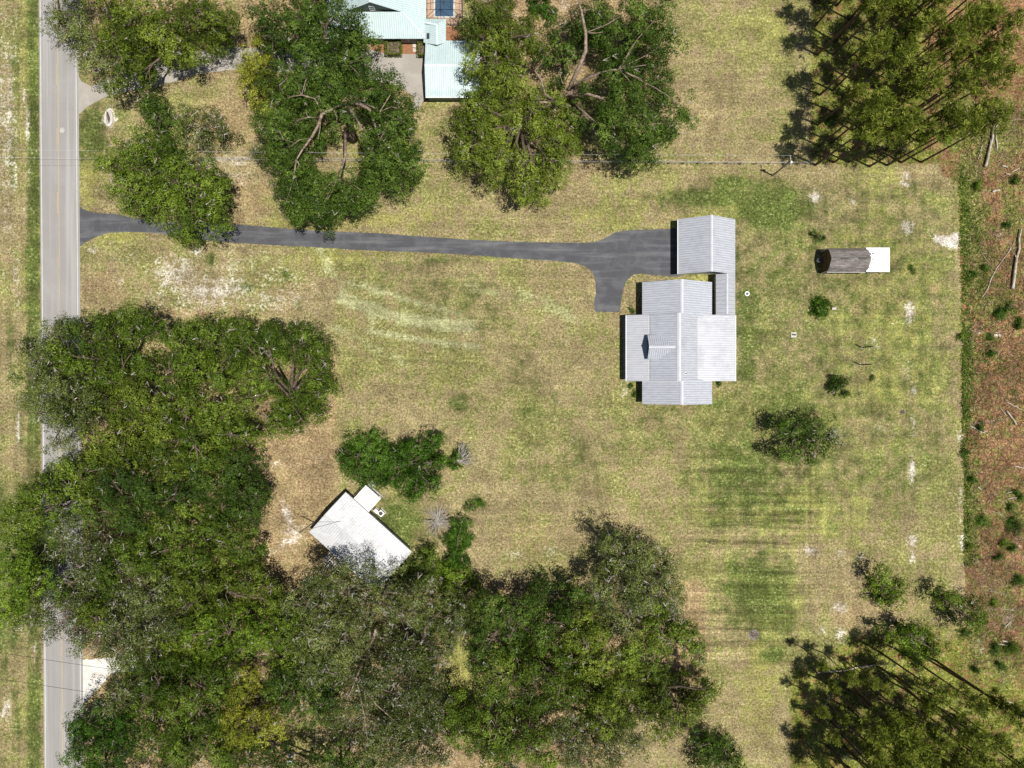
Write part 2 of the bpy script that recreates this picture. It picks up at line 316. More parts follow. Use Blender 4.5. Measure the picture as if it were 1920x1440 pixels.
def line(pts, w):
    out = np.zeros_like(PX)
    for (x0, y0), (x1, y1) in zip(pts[:-1], pts[1:]):
        dx, dy = x1 - x0, y1 - y0; L2 = dx * dx + dy * dy; t = np.clip(((PX - x0) * dx + (PY - y0) * dy) / L2, 0, 1)
        out = np.maximum(out, np.exp(-((PX - x0 - t * dx) ** 2 + (PY - y0 - t * dy) ** 2) / w ** 2))
    return out
track = np.zeros_like(PX); pale = np.zeros_like(PX)
for o_ in (0, 22):
    for pts, w_, a_ in (([(640, 640 + o_), (760, 655 + o_), (880, 660 + o_), (960, 690 + o_), (1040, 745 + o_), (1100, 820 + o_)], 5, .7), ([(900, 640 + o_), (980, 680 + o_), (1050, 760 + o_), (1110, 850 + o_), (1130, 950 + o_)], 5, .8), ([(960 + o_, 650), (1000 + o_, 740), (1030 + o_, 850), (1020 + o_, 930)], 6, .7),
                       ([(700, 560 + o_), (800, 600 + o_), (900, 650 + o_)], 5, .5), ([(680, 500 + o_), (780, 560 + o_), (880, 640 + o_), (960, 720 + o_)], 5, .5), ([(690, 720 + o_), (800, 700 + o_), (930, 730 + o_), (1060, 800 + o_)], 6, .5), ([(620, 900 + o_), (560, 870 + o_), (520, 800 + o_)], 6, .4),
                       ([(1100, 620 + o_), (1060, 700 + o_), (1080, 800 + o_), (1200, 870 + o_), (1330, 900 + o_)], 6, .4)):
        track = np.maximum(track, a_ * line(pts, w_))
track = np.maximum(track, .5 * B(1080, 810, 22, 40, 30)); track = np.maximum(track, .4 * B(1020, 830, 22, 40, -20)); track = np.maximum(track, .3 * B(970, 720, 60, 20, -35)); track *= .85; track = np.maximum(track, .5 * B(1470, 690, 60, 26)); track = np.maximum(track, .45 * B(850, 560, 60, 34, -20)); track = np.maximum(track, .5 * B(1400, 1150, 60, 30))
for pts, w_, a_ in (([(640, 560), (760, 600), (880, 612)], 16, .8), ([(650, 530), (760, 560), (860, 590)], 10, .6), ([(690, 620), (800, 640), (900, 650)], 9, .7), ([(520, 600), (640, 620), (760, 680)], 12, .4), ([(880, 540), (1000, 560), (1080, 600)], 20, .4), ([(600, 470), (640, 540), (700, 600)], 12, .5)):
    pale = np.maximum(pale, a_ * line(pts, w_))
nv = len(xs) * len(ys); ii = np.arange(nv).reshape(len(ys), len(xs))
quads = np.stack([ii[:-1, :-1], ii[:-1, 1:], ii[1:, 1:], ii[1:, :-1]], -1).reshape(-1, 4)

def mat_ground():
    t = NT('ground_grass'); v = t.coord(world=True)
    A = t.n('SeparateColor'); t.L(t.attr('zone_a').outputs['Color'], A.inputs[0]); Bc = t.n('SeparateColor'); t.L(t.attr('zone_b').outputs['Color'], Bc.inputs[0])
    C = t.n('SeparateColor'); t.L(t.attr('zone_c').outputs['Color'], C.inputs[0])
    wg, wy, ws = A.outputs; wl, wc, wp = Bc.outputs; fv, fh, cg = C.outputs
    Dd = t.n('SeparateColor'); t.L(t.attr('zone_d').outputs['Color'], Dd.inputs[0]); wt, wpl, _d = Dd.outputs
    n10 = t.noise(v, .07, 5, .62, .4); n3 = t.noise(v, .33, 6, .72); n1 = t.noise(v, 1.1, 5, .75)
    g = t.noise(v, 3.1, 4, .85); g2 = t.noise(t.coord(world=True, loc=(31, 17, 0)), 5.2, 3, .8)
    nb = t.noise(t.coord(world=True, loc=(-50, 80, 0)), .42, 6, .74); nc = t.noise(t.coord(world=True, loc=(90, -20, 0)), .5, 7, .8)
    sv = t.noise(t.coord((.9, .035, 1), world=True), 1, 3, .6); sh = t.noise(t.coord((.035, .8, 1), world=True), 1, 3, .6)
    def W(w, *ns, k=1.0, lo=.0, hi=.3, mx=.92):
        """patchy mask: zone weight plus noise, thresholded"""
        v_ = t.math('MULTIPLY', w, k)
        for n_, amp in ns: v_ = t.math('ADD', v_, t.math('MULTIPLY', t.math('SUBTRACT', n_, .5), amp))
        return t.rng(v_, lo, hi, 0, mx)
    gA = t.noise(t.coord(world=True, loc=(3, 11, 0)), 2.5, 5, .85); gB = t.noise(t.coord(world=True, loc=(-23, 5, 0)), 2.1, 5, .85)
    gC = t.noise(t.coord(world=True, loc=(77, -9, 0)), 1.3, 4, .85)
    G = t.rng(gA, .41, .59); G2 = t.rng(gB, .42, .58)
    dry = t.mix(G, (.170, .133, .052), (.450, .372, .198))
    dry = t.mix(W(0.0, (n1, 1.2), (nb, 1.4), lo=-.05, hi=.25, mx=.7), dry, t.mix(G2, (.235, .155, .088), (.48, .365, .240)))
    oliv = t.mix(G2, (.076, .083, .021), (.238, .230, .080))
    gsel = t.math('ADD', t.math('MULTIPLY', t.math('SUBTRACT', n3, .5), 2.2), t.math('MULTIPLY', t.math('SUBTRACT', n10, .5), 2.4))
    gsel = t.math('ADD', gsel, t.math('MULTIPLY', t.math('SUBTRACT', gC, .5), 1.2))
    col = t.mix(t.rng(gsel, -.17, .21, 0.05, .92), dry, oliv)
    yg = t.mix(G, (.132, .134, .024), (.330, .315, .100))
    col = t.mix(W(wy, (n3, 1.9), (gC, 1.5), (n10, .8), lo=.20, hi=.90, mx=.8), col, yg)
    gr = t.mix(G2, (.036, .060, .010), (.125, .155, .038))
    col = t.mix(W(wg, (nb, 2.0), (gB, 1.0), lo=.16, hi=.72, mx=.92), col, gr)
    col = t.mix(W(wpl, (n3, 1.6), (gB, 1.4), lo=.2, hi=.8, mx=.65), col, t.mix(G, (.24, .25, .11), (.46, .46, .28)))
    col = t.mix(W(wt, (n3, 1.9), (nb, 1.6), (gB, 2.2), lo=.2, hi=.8, mx=.62), col, t.mix(G2, (.060, .062, .022), (.17, .165, .06)))
    lc = t.mix(G, (.165, .105, .052), (.400, .290, .165))
    col = t.mix(W(wl, (nb, 1.7), (gC, 1.2), lo=.35, hi=1.0, mx=.85), col, lc)
    pc = t.mix(t.rng(nc, .38, .52), t.mix(G, (.125, .058, .028), (.31, .17, .085)), t.mix(G2, (.070, .092, .015), (.235, .245, .050)))
    col = t.mix(W(wp, (nb, 1.2), lo=.35, hi=.75, mx=1), col, pc)
    cc = t.mix(G, (.090, .042, .018), (.315, .175, .092)); cc = t.mix(t.rng(n1, .54, .68, 0, .6), cc, t.mix(G2, (.12, .088, .046), (.37, .29, .185)))
    cc = t.mix(W(cg, (nc, 3.0), (gB, 1.8), lo=-.02, hi=.34, mx=.88), cc, t.mix(G2, (.035, .062, .010), (.215, .235, .055)))
    col = t.mix(W(wc, (nb, .25), lo=.42, hi=.58, mx=1), col, cc)
    scol = t.mix(G, (.44, .38, .30), (.74, .69, .64))
    col = t.mix(W(ws, (n1, 1.5), (gB, 1.6), (n3, 1.3), lo=.30, hi=.95, mx=.92), col, scol)
    fl = t.math('MULTIPLY', t.rng(gB, .575, .64), t.rng(n3, .40, .58, .1, .8)); col = t.mix(fl, col, (.52, .43, .31))
    tf = t.rng(t.noise(t.coord(world=True, loc=(7, 7, 0)), .9, 6, .9), .57, .66, 0, .62); col = t.mix(tf, col, (.075, .078, .028))
    s = t.math('ADD', t.math('MULTIPLY', t.math('SUBTRACT', sv, .5), t.math('MULTIPLY', t.math('ADD', fv, t.math('MULTIPLY', fh, 1.1)), .75)), t.math('MULTIPLY', t.math('SUBTRACT', sh, .5), t.math('ADD', t.math('MULTIPLY', fh, 2.0), .7)))
    lines = t.math('ADD', s, 1.0)
    gg = t.math('MULTIPLY', lines, t.rng(t.noise(v, 4.2, 3, .9), .38, .62, .66, 1.30)); gg = t.math('MULTIPLY', gg, t.rng(n10, .40, .60, .82, 1.12)); gg = t.math('MULTIPLY', gg, t.rng(n3, .40, .60, .80, 1.18)); gg = t.math('MULTIPLY', gg, t.rng(t.noise(t.coord(world=True, loc=(200, 40, 0)), .16, 5, .65), .42, .58, .88, 1.10))
    mx = t.n('VectorMath', operation='SCALE'); t.L(col, mx.inputs[0]); t.L(gg, mx.inputs['Scale'])
    t.L(mx.outputs[0], t.b.inputs['Base Color']); t.b.inputs['Roughness'].default_value = 1; t.b.inputs['Specular IOR Level'].default_value = .05
    t.bump(g, .8, .12); return t.m
ground = npmesh('ground', np.stack([GX.ravel(), GY.ravel(), np.zeros(nv)], 1), quads, 4, mat_ground())
for nm, ch in (('zone_a', (green, yel, sand)), ('zone_b', (lit, cut, pinef)), ('zone_c', (fieldv, fieldh, cutg)), ('zone_d', (track, pale, green * 0))):
    at = ground.data.attributes.new(nm, 'FLOAT_COLOR', 'POINT')
    at.data.foreach_set('color', np.stack([ch[0].ravel(), ch[1].ravel(), ch[2].ravel(), np.ones(nv)], 1).astype(np.float32).ravel())
tag(ground, kind='structure')

def sheet(name, pts, z, mat, jit=.0, step=.6, kind='structure'):
    """flat outline given in photo pixels on the ground, edges crumbled by jit metres"""
    P = [T(*p) for p in pts]; out = []
    for i, a in enumerate(P):
        b = P[(i + 1) % len(P)]; n = max(1, int((b - a).length / step)) if jit else 1
        for k in range(n):
            q = a.lerp(b, k / n)
            if jit and k: q = q + Vector((random.uniform(-jit, jit), random.uniform(-jit, jit), 0))
            out.append((q.x, q.y, z))
    m = MB(); m.add(out[::-1] if sum((out[i][0] * out[(i + 1) % len(out)][1] - out[(i + 1) % len(out)][0] * out[i][1]) for i in range(len(out))) < 0 else out, [tuple(range(len(out)))])
    o = m.build(name, mat)
    if kind: tag(o, kind=kind)
    return o
def rx(y, off): return 71.8 + off + (y + 80) * .0073
sheet('road', [(rx(-4000, 0) , -4000), (rx(-4000, 74), -4000), (rx(5000, 74), 5000), (rx(5000, 0), 5000)], .012, M['road'])
lm = MB(); ym = MB(); wm = MB()
for y0 in range(-600, 2000, 40):
    for off, w, mm in ((2.3, 1.5, wm), (68.6, 1.5, wm), (34.6, 1.3, ym)):
        a, b = rx(y0, off), rx(y0 + 40, off)
        j = 0 if mm is wm else .15
        P = [T(a, y0), T(a + w, y0), T(b + w, y0 + 40), T(b, y0 + 40)]
        mm.add([(p.x, p.y, .018) for p in P][::-1], [(0, 1, 2, 3)])
tag(wm.build('edge_lines', M['white_paint']), kind='structure'); 
for y0 in range(-600, 2000, 40):
    if (y0 // 40) % 3 == 0:
        P = [T(rx(y0, 32.2), y0), T(rx(y0, 33.4), y0), T(rx(y0 + 40, 33.4), y0 + 40), T(rx(y0 + 40, 32.2), y0 + 40)]; ym.add([(p.x, p.y, .018) for p in P][::-1], [(0, 1, 2, 3)])
tag(ym.build('centre_line', M['yellow_paint']), kind='structure')
sheet('road_patch', [(112, 243), (114, 239), (119, 239), (122, 244), (119, 249), (113, 249)], .016, M['concrete'], .04, .3)
DR = [(143,384),(150,388),(165,396),(190,400),(215,401),(255,409),(300,415),(410,418),(580,432),(700,437),(830,446),(960,453),(1090,455),(1120,452),(1143,442),(1160,434),(1200,431),(1258,429),(1288,428),
      (1288,513),(1200,513),(1185,518),(1175,527),(1168,545),(1164,570),(1162,585),(1117,585),(1117,545),(1115,522),(1108,508),(1090,497),(1060,491),(960,484),(830,475),(700,470),(580,463),(410,453),(290,437),(215,436),(190,441),(165,452),(148,463),(143,463)]
def smooth(P, keep=()):
    out = []; n = len(P)
    for i in range(n):
        p0, p1, p2, p3 = P[i - 1], P[i], P[(i + 1) % n], P[(i + 2) % n]
        if i in keep or (i + 1) % n in keep: out.append(p1); continue
        for k in range(4):
            u = k / 4; out.append(tuple(.5 * (2 * b + (c - a) * u + (2 * a - 5 * b + 4 * c - d) * u * u + (3 * b - a - 3 * c + d) * u ** 3) for a, b, c, d in zip(p0, p1, p2, p3)))
    return out
sheet('asphalt_driveway', smooth(DR, (0, 17, 18, 24, 25, len(DR) - 1)), .006, M['drive'], .07, .3)
ND = [(143,130),(152,152),(172,162),(200,150),(240,132),(300,112),(360,98),(430,88),(520,92),(600,96),(700,94),(722,101),(798,101),(799,182),(791,194),(783,206),(776,206),(775,180),(740,158),(700,150),(560,138),(440,130),(370,139),(330,152),(300,160),(240,170),(195,183),(165,199),(150,213),(143,216)]
sheet('concrete_driveway', ND, .006, M['nbdrive'], .05)
sheet('gravel_apron', [(147,1238),(220,1232),(300,1236),(300,1256),(208,1262),(190,1285),(160,1315),(149,1326)], .006, M['gravel'], .12, .4)
sheet('mulch_bed', [(700,70),(799,70),(799,104),(722,101),(700,100)], .003, M['pavers'], .06)
sheet('red_soil_bed', [(800,48),(888,48),(880,92),(800,92)], .005, M['pavers'], .1)
sheet('pool_deck', [(797,-120),(869,-120),(869,50),(797,50)], .02, M['deck_pool'])

# ---------------------------------------------------------------- roofs and houses
def ribs(mb, poly, spacing, w=.06, h=.035, off=.5):
    """raised ribs running up a planar convex roof polygon; poly[0]->poly[1] is the eave"""
    P = [Vector(p) for p in poly]; e = (P[1] - P[0]); L = e.length; e.normalize()
    nrm = (P[1] - P[0]).cross(P[2] - P[0]).normalized()
    if nrm.z < 0: nrm = -nrm
    s = nrm.cross(e).normalized()
    if s.z < 0: s = -s
    q = [((p - P[0]).dot(e), (p - P[0]).dot(s)) for p in P]; us = [a for a, _ in q]; u = min(us) + spacing * off
    while u < max(us) - .02:
        hits = []
        for i in range(len(q)):
            (a0, b0), (a1, b1) = q[i], q[(i + 1) % len(q)]
            if (a0 - u) * (a1 - u) < 0: hits.append(b0 + (b1 - b0) * (u - a0) / (a1 - a0))
        if len(hits) >= 2:
            lo, hi = min(hits) + .01, max(hits) - .01
            if hi > lo:
                A = P[0] + e * u + s * lo; Bq = P[0] + e * u + s * hi; k = e * (w / 2); t = nrm * h; k2 = k * .5
                mb.add([A - k, A + k, Bq + k, Bq - k, A - k2 + t, A + k2 + t, Bq + k2 + t, Bq - k2 + t],
                       [(4, 5, 6, 7), (0, 1, 5, 4), (2, 3, 7, 6), (1, 2, 6, 5), (3, 0, 4, 7)])
        u += spacing
def roof(parent, polys, mat, ribmat, spacing=.42, name='roof', t=.09, w=.07, caps=(), capmat=None, capw=.4):
    m = MB(); r = MB()
    for p in polys: m.slab([Vector(q) for q in p], t); ribs(r, p, spacing, w)
    o = m.build(name, mat, parent); r.build('roof_ribs', ribmat, o)
    if caps:
        c = MB()
        for a, b, drop in caps:
            a, b = Vector(a), Vector(b); d = (b - a).normalized(); sd_ = d.cross(Vector((0, 0, 1))).normalized() * (capw / 2); z = Vector((0, 0, .06)); dn = Vector((0, 0, -drop * capw / 2 + .05))
            c.add([a + z, b + z, b + sd_ + dn, a + sd_ + dn, b - sd_ + dn, a - sd_ + dn], [(0, 1, 2, 3), (1, 0, 5, 4)])
        c.build('ridge_cap', capmat or M['cap'], o)
    return o
def window(parent, c, w, h, nx, ny, trim=None, name='window'):
    f = MB(); rz = math.atan2(ny, nx) + math.pi / 2; t = .08; ux, uy = math.cos(rz), math.sin(rz)
    C = Vector(c) + Vector((nx, ny, 0)) * .03
    for s in (-1, 1):
        f.box((C.x + ux * s * (w / 2), C.y + uy * s * (w / 2), C.z), (t, .1, h + t), rz)
        f.box((C.x, C.y, C.z + s * h / 2), (w - t - .004, .1, t), rz)
    f.box((C.x, C.y, C.z), (w - t - .006, .06, .04), rz)
    o = f.build(name, trim or M['white_trim'], parent)
    MB().box((C.x, C.y, C.z), (w - t - .01, .03, h - t - .01), rz).build('pane', M['glass'], o)
def door(parent, c, w, h, nx, ny, mat=None, name='door'):
    rz = math.atan2(ny, nx) + math.pi / 2; C = Vector(c) + Vector((nx, ny, 0)) * .03
    o = MB().box(C, (w, .08, h), rz).build(name, mat or M['white_trim'], parent)
    MB().box((C.x + math.cos(rz) * w * .4 + nx * .07, C.y + math.sin(rz) * w * .4 + ny * .07, C.z - .05), (.12, .06, .05), rz).build('handle', M['dark_steel'], o)
def gable_wall(mb, x0, x1, y0, y1, ze, zr, axis='y', t=0):
    """solid walls with gables closed up to the ridge (axis = ridge direction)"""
    mb.v and None
    if axis == 'y':
        xm = (x0 + x1) / 2; pr = [(x0, 0), (x1, 0), (x1, ze), (xm, zr), (x0, ze)]
        v = [(a, y0, b) for a, b in pr] + [(a, y1, b) for a, b in pr]
    else:
        ym_ = (y0 + y1) / 2; pr = [(y0, 0), (y1, 0), (y1, ze), (ym_, zr), (y0, ze)]
        v = [(x0, a, b) for a, b in pr] + [(x1, a, b) for a, b in pr]
    mb.add(v, [(0, 1, 2, 3, 4), (9, 8, 7, 6, 5)] + [(i, 5 + i, 5 + (i + 1) % 5, (i + 1) % 5) for i in range(5)])

# --- the main house
HS = empty('farmhouse', (0, 0, 0), 'large grey metal roofed house with a front dormer on the lawn', 'house')
w = MB(); gable_wall(w, 24.5, 36.1, -3.2, 18.2, 2.62, 5.65)
w.box((29.4, 6.6, 1.9), (9.2, 11.2, 3.6)); w.box((37.6, 6.6, 1.2), (5.6, 10.9, 2.4))
w.build('wall', M['siding'], HS)
def gable_polys(x0, x1, xm, y0, y1, ze, zr): return [[(x0, y1, ze), (x0, y0, ze), (xm, y0, zr), (xm, y1, zr)], [(x1, y0, ze), (x1, y1, ze), (xm, y1, zr), (xm, y0, zr)]]
roof(HS, gable_polys(23.91, 36.72, 30.32, 12.3, 18.7, 2.6, 6.1), M['roof_main'], M['rib_main'], name='north_wing_roof', caps=[((30.32, 12.6, 6.1), (30.32, 18.7, 6.1), .54)], capw=.55)
roof(HS, gable_polys(23.91, 36.72, 30.32, -3.7, .8, 2.6, 6.1), M['roof_main'], M['rib_main'], name='south_wing_roof', caps=[((30.32, -3.7, 6.1), (30.32, .5, 6.1), .54)], capw=.55)
roof(HS, gable_polys(25.1, 33.7, 29.7, .52, 12.62, 3.88, 6.65), M['roof_main'], M['rib_main'], name='main_roof', caps=[((29.7, .5, 6.65), (29.7, 12.64, 6.65), .62)], capw=.7)
for yy in (.62, 12.46): MB().add([(25.2, yy, 3.75), (33.6, yy, 3.75), (29.7, yy, 6.5), (25.2, yy + .06, 3.75), (33.6, yy + .06, 3.75), (29.7, yy + .06, 6.5)], [(0, 1, 2), (5, 4, 3), (0, 3, 4, 1), (1, 4, 5, 2), (2, 5, 3, 0)]).build('gable', M['siding'], HS)
roof(HS, [[(21.0, 12.63, 2.6), (21.0, .53, 2.6), (25.25, .53, 3.80), (25.25, 12.63, 3.80)]], M['roof_porch'], M['rib_main'], name='front_porch_roof', w=.06)
roof(HS, [[(41.0, .53, 2.6), (41.0, 12.63, 2.6), (33.55, 12.63, 3.86), (33.55, .53, 3.86)]], M['roof_porch'], M['rib_main'], name='rear_porch_roof', w=.06)
for s in (.9, 4.6, 8.4, 12.2): MB().box((21.3, s, 1.25), (.16, .16, 2.5)).build('porch_post', M['white_trim'], HS)
MB().box((22.6, 6.6, .12), (3.4, 11.6, .24)).build('porch_floor', M['concrete'], HS)
for gx_ in (20.93, 41.08): MB().box((gx_, 6.58, 2.56), (.12, 12.1, .12)).build('gutter', M['white_trim'], HS)
# dormer
dy0, dy1, dym = 4.42, 8.84, 6.63
dr = [[(24.45, dy0, 4.75), (26.6, dy0, 4.75), (29.15, dym, 6.32), (24.45, dym, 6.32)], [(26.6, dy1, 4.75), (24.45, dy1, 4.75), (24.45, dym, 6.32), (29.15, dym, 6.32)]]
D = roof(HS, dr, M['roof_main'], M['rib_main'], name='dormer_roof', caps=[((24.4, dym, 6.32), (29.2, dym, 6.32), .7)], spacing=.38, w=.09)
dm = MB(); dm.add([(24.72, dy0 + .25, 3.4), (24.72, dy1 - .25, 3.4), (24.72, dy1 - .25, 4.75), (24.72, dym, 6.1), (24.72, dy0 + .25, 4.75), (27.4, dy0 + .25, 3.4), (27.4, dy1 - .25, 3.4), (27.4, dy1 - .25, 4.75), (27.4, dym, 6.1), (27.4, dy0 + .25, 4.75)],
   [(4, 3, 2, 1, 0), (5, 6, 7, 8, 9), (0, 1, 6, 5), (1, 2, 7, 6), (4, 0, 5, 9)]); dw = dm.build('dormer', M['louver'], HS)
lv = MB()
for k in range(8):
    hw = 1.75 if k < 4 else 1.75 * (1 - (k - 3.5) / 6); lv.box((24.66, dym, 3.95 + k * .2), (.09, 2 * hw, .05))
lv.build('louvre_slats', M['louver_dark'], dw)
# breezeway
roof(HS, gable_polys(37.45, 41.0, 39.23, 12.66, 20.15, 2.55, 3.5), M['roof_porch'], M['rib_main'], name='breezeway_roof', spacing=.75, caps=[((39.23, 12.7, 3.5), (39.23, 20.1, 3.5), .5)], capw=.3)
bw = MB(); bw.box((39.3, 16.4, 1.2), (2.9, 7.3, 2.4)); bw.build('breezeway', M['siding'], HS)
for y, wd in ((-1.6, 1.2), (15.0, 1.8)): window(HS, (24.47, y, 1.5), wd, 1.2, -1, 0)
for y in (3, 10.2): window(HS, (24.77, y, 1.5), 1.4, 1.3, -1, 0)
door(HS, (24.77, 6.6, 1.25), 1.05, 2.1, -1, 0)
for y in (2.6, 5.4, 8.5): window(HS, (40.43, y, 1.4), 1.5, 1.2, 1, 0)
window(HS, (27, 18.23, 1.6), 1.3, 1.2, 0, 1); window(HS, (33, -3.23, 1.6), 1.3, 1.2, 0, -1)
vp = MB(); vp.tube([(31.1, 1.85, 5.5), (31.1, 1.85, 6.25)], .09, 8); vp.build('vent_pipe', M['dark_steel'], HS)
vb = MB(); vb.tube([(31.0, 1.87, 5.72), (31.0, 1.87, 5.8)], .22, 10); vb.build('vent_flashing', M['white_trim'], HS)
# garage
GR = empty('garage', (0, 0, 0), 'detached grey metal roofed garage at the end of the asphalt driveway', 'garage')
w = MB(); gable_wall(w, 30.95, 40.6, 20.55, 29.9, 2.55, 5.35); w.build('wall', M['siding'], GR)
roof(GR, gable_polys(30.52, 40.99, 35.75, 20.18, 30.25, 2.6, 5.65), M['roof_main'], M['rib_main'], caps=[((35.75, 20.15, 5.65), (35.75, 30.28, 5.65), .58)], capw=.45)
for y in (22.9, 27.5): 
    g = MB().box((30.92, y, 1.1), (.08, 3.4, 2.15)).build('garage_door', M['white_trim'], GR)
    h = MB(); [h.box((30.87, y, .45 + .53 * k), (.03, 3.36, .03)) for k in range(4)]; h.build('panel_joints', M['louver_dark'], g)
window(GR, (40.63, 25, 1.5), 1.2, 1.0, 1, 0)
mg = MB(); mg.box((30.44, 25.2, 2.55), (.12, 10.0, .12)); mg.build('gutter', M['white_trim'], GR)

# --- the white roofed house, turned
WA, WB, WD = T(648.6, 923.3, 2.6), T(772.5, 1035, 2.6), T(580, 998, 2.6)
ang = math.atan2(WB.y - WA.y, WB.x - WA.x); Lw = 16.4; Ww = 9.95
WH = empty('cottage', (WD.x, WD.y, 0), 'white metal roofed cottage set at an angle beside the trees, oak shadows on its roof', 'house', rz=ang)
w = MB(); gable_wall(w, .4, Lw - .4, .4, Ww - .4, 2.5, 3.5, 'x'); w.build('wall', M['siding'], WH)
roof(WH, [[(0, 0, 2.6), (Lw, 0, 2.6), (Lw, Ww / 2, 3.75), (0, Ww / 2, 3.75)], [(Lw, Ww, 2.6), (0, Ww, 2.6), (0, Ww / 2, 3.75), (Lw, Ww / 2, 3.75)]], M['roof_white'], M['rib_white'], .46, caps=[((0, Ww / 2, 3.75), (Lw, Ww / 2, 3.75), .25)], capmat=M['roof_white'], w=.05)
dk = MB(); dk.box((3.7, Ww + 1.75, .45), (3.7, 3.4, .12)); 
dko = dk.build('porch_deck', M['white_conc'], WH)
pr = MB()
for k in range(13): pr.box((2.0 + k * .29, Ww + 1.72, 2.42), (.225, 3.3, .05))
for yy in (.15, 1.7, 3.3): pr.box((3.74, Ww + yy, 2.33), (3.8, .1, .12))
pro = pr.build('pergola_slats', M['white_trim'], WH)
for a in (2.0, 5.5): MB().box((a, Ww + 3.3, 1.13), (.12, .12, 2.26)).build('pergola_post', M['white_trim'], WH)
pd = MB()
for k in range(10): pd.box((5.3 + k * .42, -1.3, 2.2), (.1, 2.5, .08))
for yy in (-2.5, -1.4, -.2): pd.box((7.2, yy, 2.12), (4.2, .1, .08))
pd.build('rear_pergola', M['white_trim'], WH)
for a in (5.3, 9.1): MB().box((a, -2.5, 1.03), (.12, .12, 2.06)).build('rear_post', M['white_trim'], WH)
for a in (8.6, 11.5, 14.3): window(WH, (a, Ww - .37, 1.5), 1.2, 1.0, 0, 1)
for a in (2, 4, 12): window(WH, (a, .37, 1.5), 1.2, 1.0, 0, -1)
door(WH, (7.0, Ww - .37, 1.1), .95, 2.05, 0, 1); door(WH, (7.2, .37, 1.1), .95, 2.05, 0, -1)
def wl(x, y, z=0):
    c, s = math.cos(ang), math.sin(ang); return Vector((WD.x + x * c - y * s, WD.y + x * s + y * c, z))
def unit(name, label, cat, p, d, rz, mat, top=None, fan=True):
    e = empty(name, p, label, cat, rz=rz)
    MB().box((0, 0, d[2] / 2), d).build('casing', mat, e)
    MB().box((0, 0, .03), (d[0] + .25, d[1] + .25, .06)).build('pad', M['concrete'], e)
    if fan:
        f = MB(); f.tube([(0, 0, d[2]), (0, 0, d[2] + .04)], min(d[0], d[1]) * .38, 12); f.build('fan_grille', M['dark_steel'], e)
    return e
unit('air_conditioner', 'pale air conditioner on a pad by the cottage back wall, nearest the pergola', 'air conditioner', wl(7.4, Ww + .95), (1.0, 1.0, 1.0), ang, M['white_trim'])
unit('storage_box', 'low white storage box between the air conditioner and the cottage wall', 'box', wl(6.5, Ww + .62), (.9, .6, .8), ang, M['white_trim'], fan=False)
# --- the neighbouring teal roofed house
NH = empty('neighbor_house', (0, 0, 0), 'pale teal metal roofed house with grey green gable at the top edge', 'house')
E0, E1 = T(612, 72.5, 2.7), T(799, 72.5, 2.7)
ye = E0.y; x0, x1 = E0.x, E1.x; yT = ye + 22
w = MB(); w.box(((x0 + x1) / 2 , ye + 9.5, 1.3), (x1 - x0 - 1.2, 18, 2.6)); w.build('wall', M['siding_green'], NH)
yg_ = ye + 3.9; zg = 4.55           # foot of the upper gable
ry = [[(x0, ye, 2.7), (x1, ye, 2.7), (x1 - 4.0, yg_, zg), (x0 + 3.9, yg_, zg)], [(x1, ye, 2.7), (x1, yT, 2.7), (x1 - 4.0, yT, zg), (x1 - 4.0, yg_, zg)], [(x0, yT, 2.7), (x0, ye, 2.7), (x0 + 3.9, yg_, zg), (x0 + 3.9, yT, zg)]]
roof(NH, ry, M['roof_teal'], M['rib_teal'], .4, name='lower_roof', caps=[((x1, ye, 2.7), (x1 - 4.0, yg_, zg), .3)], capmat=M['cap_teal'], capw=.3)
gx0, gx1, gy = x0 + 4.0, x1 - 4.3, yg_ + .0; gmx = (gx0 + gx1) / 2; zt = 7.6
um = MB(); um.add([(gx0 + .1, gy + .25, zg - .8), (gx1 - .1, gy + .25, zg - .8), (gx1 - .1, gy + .25, zg), (gmx, gy + .25, zt - .12), (gx0 + .1, gy + .25, zg), (gx0 + .1, yT, zg - .8), (gx1 - .1, yT, zg - .8), (gx1 - .1, yT, zg), (gmx, yT, zt - .12), (gx0 + .1, yT, zg)], [(0, 1, 2, 3, 4), (9, 8, 7, 6, 5), (1, 6, 7, 2), (5, 0, 4, 9)])
um.build('gable_wall', M['siding_green'], NH); window(NH, (gmx - .1, gy + .22, 5.35), .9, 1.3, 0, -1)
roof(NH, [[(gx0 - .3, yT, zg - .1), (gx0 - .3, gy, zg - .1), (gmx, gy, zt), (gmx, yT, zt)], [(gx1 + .3, gy, zg - .1), (gx1 + .3, yT, zg - .1), (gmx, yT, zt), (gmx, gy, zt)]], M['roof_teal'], M['rib_teal'], .4, name='upper_roof', caps=[((gmx, gy - .02, zt), (gmx, yT, zt), .5)], capmat=M['cap_teal'], capw=.4)
# hipped connector
c0, c1 = T(792, 79, 2.9), T(836, 79, 2.9); k0 = T(800, 34, 3.0); yk = k0.y; cx0, cx1, cy0 = c0.x + .2, c1.x, c0.y; cm = cx1 - 1.6
roof(NH, [[(cx1, cy0, 2.75), (cx1, yk, 2.75), (cm, yk - 1.6, 3.75), (cm, cy0 - .9, 3.75)], [(cx0, yk, 2.75), (cx0, cy0, 2.75), (cm, cy0 - .9, 3.75), (cm, yk - 1.6, 3.75)][::1], [(cx1, yk, 2.75), (cx0, yk, 2.75), (cm, yk - 1.6, 3.75)]], M['roof_teal'], M['rib_teal'], .4, name='connector_roof', caps=[((cm, yk - 1.6, 3.75), (cm, cy0 - .9, 3.75), .6), ((cx0 + .3, yk - .9, 3.2), (cm, yk - 1.6, 3.8), .3)], capmat=M['cap_teal'], capw=.35)
MB().box(((cx0 + cx1) / 2, (cy0 + yk) / 2, 1.3), (cx1 - cx0 - .6, yk - cy0 - .5, 2.6)).build('connector', M['siding_green'], NH)
